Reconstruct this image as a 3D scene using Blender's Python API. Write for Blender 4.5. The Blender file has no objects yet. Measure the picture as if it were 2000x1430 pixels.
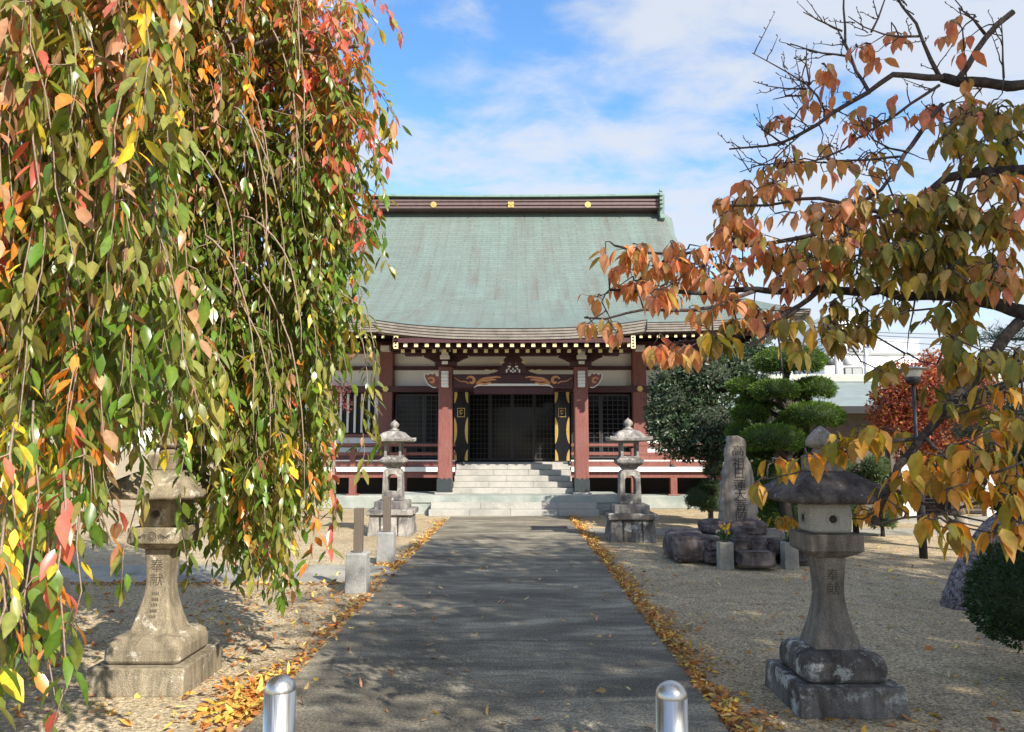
import bpy, math, random
import numpy as np
from mathutils import Vector, Matrix, noise as mnoise
random.seed(7)
RNG = np.random.default_rng(11)
SC = bpy.context.scene
COL = SC.collection
R = math.radians

# ------------------------------------------------------------------ camera
FPX, CXP, CYP = 1450.0, 1000.0, 715.0
PITCH, YAW, EYE = R(6.41), R(0.355), 1.55
cam_d = bpy.data.cameras.new("camera")
cam_d.sensor_width = 36.0
cam_d.lens = 36.0 * FPX / 2000.0
cam_d.clip_start, cam_d.clip_end = 0.05, 3000.0
cam = bpy.data.objects.new("camera", cam_d)
COL.objects.link(cam)
cam.location = (0, 0, EYE)
cam.rotation_euler = (R(90) + PITCH, 0, YAW)
SC.camera = cam

# ------------------------------------------------------------------ sky and sun
SUN_EL, SUN_AZ = R(38), R(143)            # azimuth clockwise from +Y (the viewing direction)
SUN_DIR = Vector((math.sin(SUN_AZ) * math.cos(SUN_EL), math.cos(SUN_AZ) * math.cos(SUN_EL), math.sin(SUN_EL)))
W = bpy.data.worlds.new("World")
SC.world = W
W.use_nodes = True
wn, wl = W.node_tree.nodes, W.node_tree.links
wn.clear()
w_out = wn.new("ShaderNodeOutputWorld")
w_bg = wn.new("ShaderNodeBackground")
w_bg.inputs[1].default_value = 0.15
sky = wn.new("ShaderNodeTexSky")
sky.sky_type = 'NISHITA'
sky.sun_disc = False
sky.sun_elevation = SUN_EL
sky.sun_rotation = SUN_AZ
sky.air_density, sky.dust_density, sky.ozone_density = 1.0, 0.3, 2.2
hs = wn.new("ShaderNodeHueSaturation")
hs.inputs['Saturation'].default_value = 1.2
hs.inputs['Value'].default_value = 0.9
wl.new(sky.outputs[0], hs.inputs['Color'])
tc = wn.new("ShaderNodeTexCoord")
sx = wn.new("ShaderNodeSeparateXYZ")
wl.new(tc.outputs['Generated'], sx.inputs[0])
def wmath(op, a, b=None, c=None, clamp=False):
    n = wn.new("ShaderNodeMath"); n.operation = op; n.use_clamp = clamp
    for i, v in enumerate((a, b, c)):
        if v is None: continue
        if isinstance(v, (int, float)): n.inputs[i].default_value = v
        else: wl.new(v, n.inputs[i])
    return n.outputs[0]
zz = wmath('MAXIMUM', sx.outputs[2], 0.0)
den = wmath('ADD', zz, 0.16)
ux = wmath('DIVIDE', sx.outputs[0], den)
uy = wmath('DIVIDE', sx.outputs[1], den)
cxyz = wn.new("ShaderNodeCombineXYZ")
wl.new(ux, cxyz.inputs[0]); wl.new(uy, cxyz.inputs[1])
def wnoise(rot, scl, scale, detail, rough, loc=(0, 0, 0), dist=0.0):
    mp = wn.new("ShaderNodeMapping")
    mp.inputs['Rotation'].default_value = (0, 0, R(rot))
    mp.inputs['Scale'].default_value = scl
    mp.inputs['Location'].default_value = loc
    wl.new(cxyz.outputs[0], mp.inputs[0])
    nz = wn.new("ShaderNodeTexNoise")
    nz.inputs['Scale'].default_value = scale
    nz.inputs['Detail'].default_value = detail
    nz.inputs['Roughness'].default_value = rough
    nz.inputs['Distortion'].default_value = dist
    wl.new(mp.outputs[0], nz.inputs['Vector'])
    return nz.outputs[0]
n1 = wnoise(-35, (1.0, 1.6, 1), 1.25, 5, 0.5, (3.3, 1.2, 0), 0.3)
n2 = wnoise(-35, (1.0, 1.3, 1), 4.2, 7, 0.6, (0.4, 5.0, 0), 0.25)
comb = wmath('ADD', wmath('MULTIPLY', n1, 0.60), wmath('MULTIPLY', n2, 0.44))
hor = wmath('SUBTRACT', 1.0, wmath('MULTIPLY', zz, 3.2), None, True)     # more cloud low down
comb = wmath('ADD', comb, wmath('MULTIPLY', hor, 0.05))
comb = wmath('ADD', comb, wmath('MULTIPLY', sx.outputs[0], 0.10))
mr = wn.new("ShaderNodeMapRange"); mr.interpolation_type = 'SMOOTHSTEP'
mr.inputs['From Min'].default_value = 0.392
mr.inputs['From Max'].default_value = 0.60
mr.inputs['To Max'].default_value = 0.88
wl.new(comb, mr.inputs['Value'])
mixc = wn.new("ShaderNodeMix"); mixc.data_type = 'RGBA'
wl.new(mr.outputs[0], mixc.inputs['Factor'])
wl.new(hs.outputs[0], mixc.inputs['A'])
mixc.inputs['B'].default_value = (2.2, 2.32, 2.52, 1)
wl.new(mixc.outputs['Result'], w_bg.inputs[0])
wl.new(w_bg.outputs[0], w_out.inputs[0])

sun_d = bpy.data.lights.new("sun", 'SUN')
sun_d.energy = 3.6
sun_d.angle = R(0.5)
sun_d.color = (1.0, 0.94, 0.84)
sun = bpy.data.objects.new("sun", sun_d)
COL.objects.link(sun)
sun.location = (20, -25, 30)
sun.rotation_euler = (-SUN_DIR).to_track_quat('-Z', 'Y').to_euler()

SC.view_settings.view_transform = 'Standard'
SC.view_settings.look = 'None'
SC.view_settings.exposure = 1.25
SC.view_settings.gamma = 1.0
SC.cycles.max_bounces = 8
SC.cycles.transparent_max_bounces = 8
SC.cycles.transmission_bounces = 4

# ------------------------------------------------------------------ measuring helpers (photo pixel -> place)
def Z(py, Y):
    return EYE + Y * math.tan(PITCH + math.atan((CYP - py) / FPX))
def P(px, py, Y):
    a, b = (px - CXP) / FPX, (CYP - py) / FPX
    cp, sp, cy, sy = math.cos(PITCH), math.sin(PITCH), math.cos(YAW), math.sin(YAW)
    dx = -sy * cp + a * cy + b * sy * sp
    dy = cy * cp + a * sy - b * cy * sp
    dz = sp + b * cp
    k = Y / dy
    return Vector((dx * k, Y, EYE + dz * k))
def X(px, py, Y):
    return P(px, py, Y).x

# ------------------------------------------------------------------ materials
def srgb(r, g, b):
    f = lambda c: (c / 255 / 12.92) if c / 255 <= 0.04045 else ((c / 255 + 0.055) / 1.055) ** 2.4
    return (f(r), f(g), f(b))
class NT:
    def __init__(self, name):
        self.m = bpy.data.materials.new(name); self.m.use_nodes = True
        t = self.m.node_tree; self.n, self.l = t.nodes, t.links
        self.p = self.n['Principled BSDF']; self.out = self.n['Material Output']
        self._co = None
    def co(self, kind='Object'):
        if self._co is None: self._co = self.n.new("ShaderNodeTexCoord")
        return self._co.outputs[kind]
    def mapped(self, scale=(1, 1, 1), kind='Object', rot=(0, 0, 0)):
        m = self.n.new("ShaderNodeMapping"); m.inputs['Scale'].default_value = scale; m.inputs['Rotation'].default_value = rot
        self.l.new(self.co(kind), m.inputs[0]); return m.outputs[0]
    def noise(self, scale, detail=4, rough=0.55, vec=None, dist=0):
        n = self.n.new("ShaderNodeTexNoise")
        n.inputs['Scale'].default_value = scale; n.inputs['Detail'].default_value = detail
        n.inputs['Roughness'].default_value = rough; n.inputs['Distortion'].default_value = dist
        self.l.new(vec if vec is not None else self.co(), n.inputs['Vector']); return n.outputs[0]
    def ramp(self, fac, stops):
        r = self.n.new("ShaderNodeValToRGB"); e = r.color_ramp.elements
        while len(e) < len(stops): e.new(0.5)
        for i, (p, c) in enumerate(stops):
            e[i].position = p
            e[i].color = (c, c, c, 1) if isinstance(c, (int, float)) else (*c, 1)
        self.l.new(fac, r.inputs[0]); return r.outputs[0]
    def mix(self, fac, a, b, mode='MIX'):
        m = self.n.new("ShaderNodeMix"); m.data_type = 'RGBA'; m.blend_type = mode
        for k, v in (('Factor', fac), ('A', a), ('B', b)):
            if isinstance(v, tuple): m.inputs[k].default_value = (*v, 1)
            elif isinstance(v, (int, float)):
                m.inputs[k].default_value = v if k == 'Factor' else (v, v, v, 1)
            else: self.l.new(v, m.inputs[k])
        return m.outputs['Result']
    def base(self, c):
        if isinstance(c, tuple): self.p.inputs['Base Color'].default_value = (*c, 1)
        else: self.l.new(c, self.p.inputs['Base Color'])
    def bump(self, h, strength=0.3, dist=0.01):
        b = self.n.new("ShaderNodeBump"); b.inputs['Strength'].default_value = strength; b.inputs['Distance'].default_value = dist
        self.l.new(h, b.inputs['Height']); self.l.new(b.outputs[0], self.p.inputs['Normal'])
    def rough(self, v, metal=0.0, spec=None):
        if isinstance(v, (int, float)): self.p.inputs['Roughness'].default_value = v
        else: self.l.new(v, self.p.inputs['Roughness'])
        self.p.inputs['Metallic'].default_value = metal
        if spec is not None: self.p.inputs['Specular IOR Level'].default_value = spec

def m_plain(name, c, rough=0.6, var=0.15, scale=6, bump=0.0, metal=0.0, spec=None):
    t = NT(name)
    n = t.noise(scale, 5, 0.6)
    dark = tuple(x * (1 - var) for x in c); lite = tuple(min(1, x * (1 + var)) for x in c)
    t.base(t.ramp(n, [(0.3, dark), (0.7, lite)]))
    t.rough(rough, metal, spec)
    if bump: t.bump(t.noise(scale * 8, 4, 0.6), bump, 0.01)
    return t.m

def m_stone(name, c, dark, lichen=None, scale=9, lich_amt=0.62, stain=0.5, grain=160):
    t = NT(name)
    big = t.noise(scale * 0.35, 6, 0.62, None, 0.4)
    mid = t.noise(scale, 6, 0.65)
    fine = t.noise(grain, 3, 0.6)
    col = t.mix(t.ramp(big, [(stain - 0.1, 1.0), (stain + 0.12, 0.0)]), c, dark)
    col = t.mix(t.ramp(mid, [(0.35, 0.45), (0.65, 0.0)]), col, dark)
    if lichen:
        l1 = t.noise(scale * 1.3, 7, 0.7, t.mapped((1, 1, 1), rot=(0.4, 0.8, 0.2)), 0.1)
        col = t.mix(t.ramp(l1, [(lich_amt, 0.0), (lich_amt + 0.07, 0.8)]), col, lichen)
    st_ = t.noise(2.2, 5, 0.65, t.mapped((7, 7, 1.1)), 0.3)
    if lichen: col = t.mix(1.0, col, t.ramp(st_, [(0.36, 0.62), (0.56, 1.12)]), 'MULTIPLY')
    g = t.ramp(fine, [(0.38, 0.72), (0.62, 1.24)])
    col = t.mix(1.0, col, g, 'MULTIPLY')
    t.base(col); t.rough(0.9, 0, 0.25)
    t.bump(t.mix(0.5, mid, fine), 0.8, 0.02)
    return t.m

def m_leaf(name, rough=0.42, trans=0.35, spec=0.45, mottle=40):
    t = NT(name)
    a = t.n.new("ShaderNodeAttribute"); a.attribute_name = "Col"
    n = t.noise(mottle, 3, 0.6)
    col = t.mix(1.0, a.outputs['Color'], t.ramp(n, [(0.3, 0.78), (0.7, 1.18)]), 'MULTIPLY')
    t.base(col); t.rough(rough, 0, spec)
    tr = t.n.new("ShaderNodeBsdfTranslucent")
    br = t.mix(1.0, col, (1.5, 1.35, 0.7), 'MULTIPLY')
    t.l.new(br, tr.inputs[0])
    ms = t.n.new("ShaderNodeMixShader"); ms.inputs[0].default_value = trans
    t.l.new(t.p.outputs[0], ms.inputs[1]); t.l.new(tr.outputs[0], ms.inputs[2])
    t.l.new(ms.outputs[0], t.out.inputs[0])
    return t.m

def m_bark(name, c, dark, scale=(14, 14, 5), strength=0.8, sc=3.0):
    t = NT(name)
    v = t.mapped(scale)
    n = t.noise(sc, 6, 0.7, v, 0.5)
    t.base(t.ramp(n, [(0.36, dark), (0.62, c)]))
    t.rough(0.92, 0, 0.2)
    t.bump(n, strength, 0.02)
    return t.m

M = {}
# ground
t = NT("gravel")
g1 = t.noise(0.55, 6, 0.6); g2 = t.noise(5, 5, 0.65); g3 = t.noise(44, 4, 0.8); g4 = t.noise(26, 3, 0.6)
c = t.ramp(g1, [(0.32, (0.33, 0.25, 0.15)), (0.52, (0.43, 0.335, 0.205)), (0.7, (0.48, 0.39, 0.25))])
c = t.mix(t.ramp(g2, [(0.38, 0.6), (0.54, 0.0)]), c, (0.22, 0.18, 0.12))
c = t.mix(1.0, c, t.ramp(g3, [(0.39, 0.38), (0.5, 1.0), (0.62, 1.6)]), 'MULTIPLY')
c = t.mix(1.0, c, t.ramp(g4, [(0.38, 0.78), (0.62, 1.18)]), 'MULTIPLY')
t.base(c); t.rough(0.95, 0, 0.15); t.bump(t.mix(0.6, g4, g3), 0.8, 0.02); M['gravel'] = t.m
t = NT("old_concrete_path")
vs = t.mapped((0.8, 2.4, 1))
s1 = t.noise(0.75, 7, 0.62, vs, 0.8); s2 = t.noise(2.6, 6, 0.7, vs, 0.4); s3 = t.noise(60, 4, 0.75); s4 = t.noise(190, 2, 0.7)
c = t.ramp(s1, [(0.36, (0.105, 0.091, 0.069)), (0.49, (0.18, 0.158, 0.118)), (0.63, (0.33, 0.29, 0.212))])
c = t.mix(t.ramp(s2, [(0.4, 0.6), (0.58, 0.0)]), c, (0.095, 0.085, 0.066))
c = t.mix(t.ramp(s2, [(0.6, 0.0), (0.74, 0.5)]), c, (0.33, 0.31, 0.26))
c = t.mix(1.0, c, t.ramp(s3, [(0.38, 0.5), (0.5, 1.0), (0.62, 1.6)]), 'MULTIPLY')
t.base(c); t.rough(0.88, 0, 0.3); t.bump(t.mix(0.5, s3, s4), 0.5, 0.008); M['path'] = t.m
t = NT("pale_concrete")
s1 = t.noise(1.2, 7, 0.65, None, 0.5); s3 = t.noise(50, 4, 0.7)
c = t.ramp(s1, [(0.34, (0.17, 0.16, 0.13)), (0.6, (0.34, 0.315, 0.26))])
c = t.mix(1.0, c, t.ramp(s3, [(0.3, 0.7), (0.7, 1.25)]), 'MULTIPLY')
t.base(c); t.rough(0.9, 0, 0.2); t.bump(s3, 0.3, 0.006); M['pale_concrete'] = t.m
# stones
M['granite'] = m_stone("pale_granite", (0.46, 0.435, 0.39), (0.31, 0.30, 0.27), None, 5, stain=0.42, grain=120)
M['granite_green'] = m_stone("damp_granite", (0.41, 0.42, 0.38), (0.22, 0.265, 0.235), None, 3, stain=0.44, grain=120)
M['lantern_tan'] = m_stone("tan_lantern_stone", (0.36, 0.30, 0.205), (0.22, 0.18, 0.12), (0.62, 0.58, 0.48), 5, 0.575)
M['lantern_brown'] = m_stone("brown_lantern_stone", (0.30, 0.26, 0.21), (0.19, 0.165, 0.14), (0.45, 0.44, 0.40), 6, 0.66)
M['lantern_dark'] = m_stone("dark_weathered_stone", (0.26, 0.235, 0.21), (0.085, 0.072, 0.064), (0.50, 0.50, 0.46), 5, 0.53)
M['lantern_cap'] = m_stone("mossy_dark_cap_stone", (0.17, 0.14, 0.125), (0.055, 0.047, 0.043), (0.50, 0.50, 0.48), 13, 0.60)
M['lantern_pale'] = m_stone("pale_worked_stone", (0.52, 0.50, 0.45), (0.38, 0.36, 0.32), None, 8, stain=0.36)
M['lantern_grey'] = m_stone("grey_weathered_stone", (0.44, 0.40, 0.35), (0.13, 0.12, 0.115), (0.66, 0.63, 0.57), 6, 0.58)
M['stele'] = m_stone("monument_stone", (0.36, 0.31, 0.25), (0.22, 0.19, 0.165), (0.46, 0.42, 0.36), 5, 0.66)
M['rock'] = m_stone("dark_purple_rock", (0.25, 0.205, 0.185), (0.075, 0.058, 0.057), (0.32, 0.29, 0.26), 7, 0.66)
M['post_concrete'] = m_stone("grey_precast_concrete", (0.36, 0.355, 0.335), (0.24, 0.24, 0.23), None, 8, stain=0.38)
M['vase_concrete'] = m_stone("vase_concrete", (0.40, 0.37, 0.31), (0.26, 0.24, 0.2), None, 9, stain=0.42)
M['ink'] = m_plain("cut_lettering", (0.04, 0.034, 0.028), 0.95, 0.2, 40)
M['carve'] = m_plain("dark_carving_face", (0.085, 0.07, 0.05), 0.95, 0.2, 40)  # darker faces laid on the stone in place of cut recesses
# temple
def m_wood(name, c, fade, rough=.5):
    t = NT(name)
    g_ = t.noise(3, 6, .65, t.mapped((9, 9, .9)), .3); f_ = t.noise(1.3, 5, .6); f2 = t.noise(22, 4, .7)
    col = t.ramp(g_, [(.34, tuple(x * .78 for x in c)), (.66, tuple(x * 1.15 for x in c))])
    col = t.mix(t.ramp(f_, [(.45, 0.0), (.7, .45)]), col, fade)
    col = t.mix(1.0, col, t.ramp(f2, [(.35, .86), (.65, 1.1)]), 'MULTIPLY')
    t.base(col); t.rough(rough, 0, .35); t.bump(g_, .15, .01)
    return t.m
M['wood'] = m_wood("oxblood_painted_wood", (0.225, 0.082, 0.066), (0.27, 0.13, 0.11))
M['wood_shaded'] = m_wood("shade_toned_oxblood_wood", (0.072, 0.026, 0.031), (0.10, 0.045, 0.045))  # same oxblood paint, with the shade under the eaves put into the colour
M['plaster'] = m_plain("white_plaster", (0.80, 0.79, 0.74), 0.8, 0.04, 2)
M['white_paint'] = m_plain("white_paint", (0.80, 0.79, 0.74), 0.55, 0.04, 8)
M['gold'] = m_plain("gilt_metal", (0.72, 0.50, 0.15), 0.35, 0.15, 18, 0.1, 0.7)
M['brass_plate'] = m_plain("yellow_gilt_cap", (0.86, 0.74, 0.36), 0.5, 0.10, 20, 0, 0.0)
M['copper_paint'] = m_plain("orange_gilt_carving", (0.62, 0.27, 0.10), 0.45, 0.15, 25)
M['black_lacquer'] = m_plain("black_lacquer", (0.008, 0.008, 0.009), 0.25, 0.1, 4)
M['iron'] = m_plain("black_green_copper_shoe", (0.028, 0.036, 0.038), 0.55, 0.2, 12)
M['void'] = m_plain("unlit_dark_tone", (0.03, 0.022, 0.02), 0.9, 0.1, 3)  # near-black colour stands for unlit space behind openings and under floors
M['lattice'] = m_plain("grey_lattice_bar", (0.034, 0.03, 0.03), 0.5, 0.1, 10)
t = NT("dark_window_glass"); t.base((0.006, 0.007, 0.009)); t.rough(0.07, 0, 0.14); M['glass'] = t.m
M['paper'] = m_plain("paper_lantern", (0.75, 0.72, 0.62), 0.8, 0.05, 9)
# roof : courses laid along the slope (UV: metres across, metres down)
t = NT("green_copper_roof")
uv = t.n.new("ShaderNodeTexCoord").outputs['UV']
br = t.n.new("ShaderNodeTexBrick")
br.inputs['Scale'].default_value = 1.0; br.inputs['Brick Width'].default_value = 0.62; br.inputs['Row Height'].default_value = 0.17
br.inputs['Mortar Size'].default_value = 0.014; br.inputs['Mortar Smooth'].default_value = 0.4
br.inputs['Color1'].default_value = (0.93, 0.93, 0.93, 1); br.inputs['Color2'].default_value = (1.06, 1.06, 1.06, 1); br.inputs['Mortar'].default_value = (0.66, 0.66, 0.66, 1)
t.l.new(uv, br.inputs['Vector'])
mp = t.n.new("ShaderNodeMapping"); mp.inputs['Scale'].default_value = (1.5, 0.16, 1); t.l.new(uv, mp.inputs[0])
k1 = t.noise(1.3, 7, 0.68, mp.outputs[0], 0.25)
mp2 = t.n.new("ShaderNodeMapping"); mp2.inputs['Scale'].default_value = (0.30, 0.30, 1); t.l.new(uv, mp2.inputs[0])
k2 = t.noise(1.1, 5, 0.6, mp2.outputs[0])
k3 = t.noise(9, 5, 0.7, uv)
c = t.ramp(k1, [(0.36, (0.135, 0.135, 0.115)), (0.44, (0.14, 0.17, 0.15)), (0.64, (0.155, 0.21, 0.186))])
c = t.mix(t.ramp(k2, [(0.42, 0.0), (0.64, 0.3)]), c, (0.17, 0.18, 0.155))
c = t.mix(1.0, c, t.ramp(k3, [(0.3, 0.84), (0.7, 1.14)]), 'MULTIPLY')
c = t.mix(1.0, c, br.outputs['Color'], 'MULTIPLY')
t.base(c); t.rough(0.62, 0.0, 0.4); t.bump(br.outputs['Color'], 0.5, 0.012); M['roof'] = t.m
M['fascia'] = m_plain("weathered_grey_brown_fascia", (0.225, 0.195, 0.165), 0.7, 0.25, 5)
M['ridge'] = m_plain("plum_brown_ridge_copper", (0.135, 0.085, 0.082), 0.6, 0.18, 5)
M['verdigris'] = m_plain("verdigris_ridge_cap", (0.15, 0.225, 0.19), 0.6, 0.2, 5)
M['side_roof'] = m_plain("grey_green_sheet_roof", (0.19, 0.225, 0.22), 0.6, 0.16, 3, 0.1)
M['side_ridge'] = m_plain("beige_ridge_sheet", (0.40, 0.42, 0.36), 0.6, 0.1, 3)
M['cream'] = m_plain("cream_wall", (0.66, 0.60, 0.54), 0.8, 0.06, 2)
M['brown_post'] = m_plain("brown_timber", (0.10, 0.075, 0.058), 0.7, 0.2, 7)
M['white_wall'] = m_plain("white_wall", (0.86, 0.86, 0.88), 0.7, 0.03, 1)
M['grey_sash'] = m_plain("grey_shutter", (0.32, 0.34, 0.34), 0.5, 0.08, 6)
M['pale_glass'] = m_plain("pale_balustrade_panel", (0.60, 0.66, 0.76), 0.25, 0.05, 2)
M['pole_concrete'] = m_plain("utility_pole_concrete", (0.42, 0.44, 0.45), 0.8, 0.1, 4)
M['steel_dark'] = m_plain("dark_equipment_steel", (0.05, 0.055, 0.06), 0.5, 0.15, 8)
M['black_steel'] = m_plain("black_lamp_steel", (0.018, 0.018, 0.02), 0.4, 0.15, 8)
M['lamp_glass'] = m_plain("milky_lamp_glass", (0.70, 0.69, 0.62), 0.3, 0.03, 4)
M['lamp_cap'] = m_plain("lamp_hood_sheet", (0.28, 0.27, 0.26), 0.45, 0.1, 6)
t = NT("brushed_stainless"); v = t.mapped((60, 60, 2)); n = t.noise(3, 4, 0.6, v)
t.base(t.ramp(n, [(0.3, (0.50, 0.49, 0.47)), (0.7, (0.66, 0.65, 0.63))])); t.rough(t.ramp(n, [(0.3, 0.28), (0.7, 0.46)]), 1.0); M['stainless'] = t.m
t = NT("brown_post_bar"); n = t.noise(4, 5, 0.65, t.mapped((40, 40, 3))); t.base(t.ramp(n, [(0.3, (0.10, 0.078, 0.062)), (0.7, (0.16, 0.125, 0.10))])); t.rough(0.55); M['post_bar'] = t.m
# plants
M['cherry_leaf'] = m_leaf("weeping_cherry_leaf", 0.33, 0.36, 0.55)
M['cherry_leaf_right'] = m_leaf("autumn_cherry_leaf", 0.5, 0.42, 0.35)
M['camellia_leaf'] = m_leaf("glossy_evergreen_leaf", 0.42, 0.14, 0.4)
M['yew_leaf'] = m_leaf("clipped_conifer_leaf", 0.6, 0.22, 0.3)
M['maple_leaf'] = m_leaf("red_maple_leaf", 0.55, 0.4, 0.3)
M['pine_leaf'] = m_leaf("pine_needle", 0.5, 0.15, 0.3)
M['fallen_leaf'] = m_leaf("fallen_leaf", 0.7, 0.15, 0.25)
M['petal'] = m_leaf("flower_petal", 0.6, 0.3, 0.3)
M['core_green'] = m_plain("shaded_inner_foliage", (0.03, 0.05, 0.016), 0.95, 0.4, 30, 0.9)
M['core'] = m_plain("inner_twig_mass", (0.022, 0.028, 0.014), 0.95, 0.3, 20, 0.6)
M['twig'] = m_bark("pale_twig_bark", (0.36, 0.27, 0.20), (0.20, 0.14, 0.10), (30, 30, 30), 0.3)
M['bark_grey'] = m_bark("grey_cherry_bark", (0.25, 0.21, 0.18), (0.10, 0.08, 0.07))
M['bark_dark'] = m_bark("dark_cherry_bark", (0.085, 0.072, 0.064), (0.025, 0.02, 0.018), (10, 10, 10), 1.0)
M['bark_twig_dark'] = m_bark("dark_twig_bark", (0.12, 0.095, 0.085), (0.045, 0.035, 0.032), (30, 30, 30), 0.4)
t = NT("plated_pine_bark"); vv = t.n.new("ShaderNodeTexVoronoi"); vv.feature = 'DISTANCE_TO_EDGE'; vv.inputs['Scale'].default_value = 13
mpv = t.n.new("ShaderNodeVectorMath"); mpv.operation = 'ADD'; nv = t.n.new("ShaderNodeTexNoise"); nv.inputs['Scale'].default_value = 7; t.l.new(t.mapped((1.3, 1.3, .8)), mpv.inputs[0]); sc_ = t.n.new("ShaderNodeVectorMath"); sc_.operation = 'SCALE'; sc_.inputs['Scale'].default_value = .30
t.l.new(t.co(), nv.inputs['Vector']); t.l.new(nv.outputs['Color'], sc_.inputs[0]); t.l.new(sc_.outputs[0], mpv.inputs[1]); t.l.new(mpv.outputs[0], vv.inputs['Vector'])
n = t.noise(18, 5, .7); c = t.ramp(n, [(.38, (.12, .095, .098)), (.62, (.30, .255, .26))]); edge_ = t.ramp(vv.outputs['Distance'], [(.0, .42), (.05, 1.0)])
t.base(t.mix(1.0, c, edge_, 'MULTIPLY')); t.rough(.9, 0, .2); t.bump(t.mix(.3, edge_, n), 1.0, .04); M['bark_pine'] = t.m
M['bark_pine_old'] = m_bark("plated_pine_bark", (0.40, 0.34, 0.36), (0.10, 0.07, 0.075), (9, 9, 4), 1.0, 2.2)
M['bark_maple'] = m_bark("mottled_maple_bark", (0.36, 0.31, 0.24), (0.13, 0.11, 0.09), (12, 12, 3), 0.6)

# ------------------------------------------------------------------ object helpers
ORG = {}
def tag(o, label=None, cat=None, group=None, kind=None):
    if label: o["label"] = label
    if cat: o["category"] = cat
    if group: o["group"] = group
    if kind: o["kind"] = kind
    return o
def thing(name, label, cat, loc=(0, 0, 0), group=None):
    o = bpy.data.objects.new(name, None); COL.objects.link(o)
    o.location = loc; o.empty_display_size = 0.2
    ORG[o.name] = Vector(loc)
    return tag(o, label, cat, group)
def link_mesh(name, me, parent=None, loc=None):
    o = bpy.data.objects.new(name, me); COL.objects.link(o)
    if parent is not None:
        o.parent = parent; ORG[o.name] = ORG[parent.name]
    else:
        o.location = loc if loc is not None else (0, 0, 0); ORG[o.name] = Vector(o.location)
    return o
def dup(root, loc, label=None, parent=None):
    r = root.copy(); COL.objects.link(r)
    if parent is None: r.location = loc; ORG[r.name] = Vector(loc)
    else: r.parent = parent; ORG[r.name] = ORG[parent.name]
    if label: r["label"] = label
    for ch in list(root.children): dup(ch, None, None, r)
    return r

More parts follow.
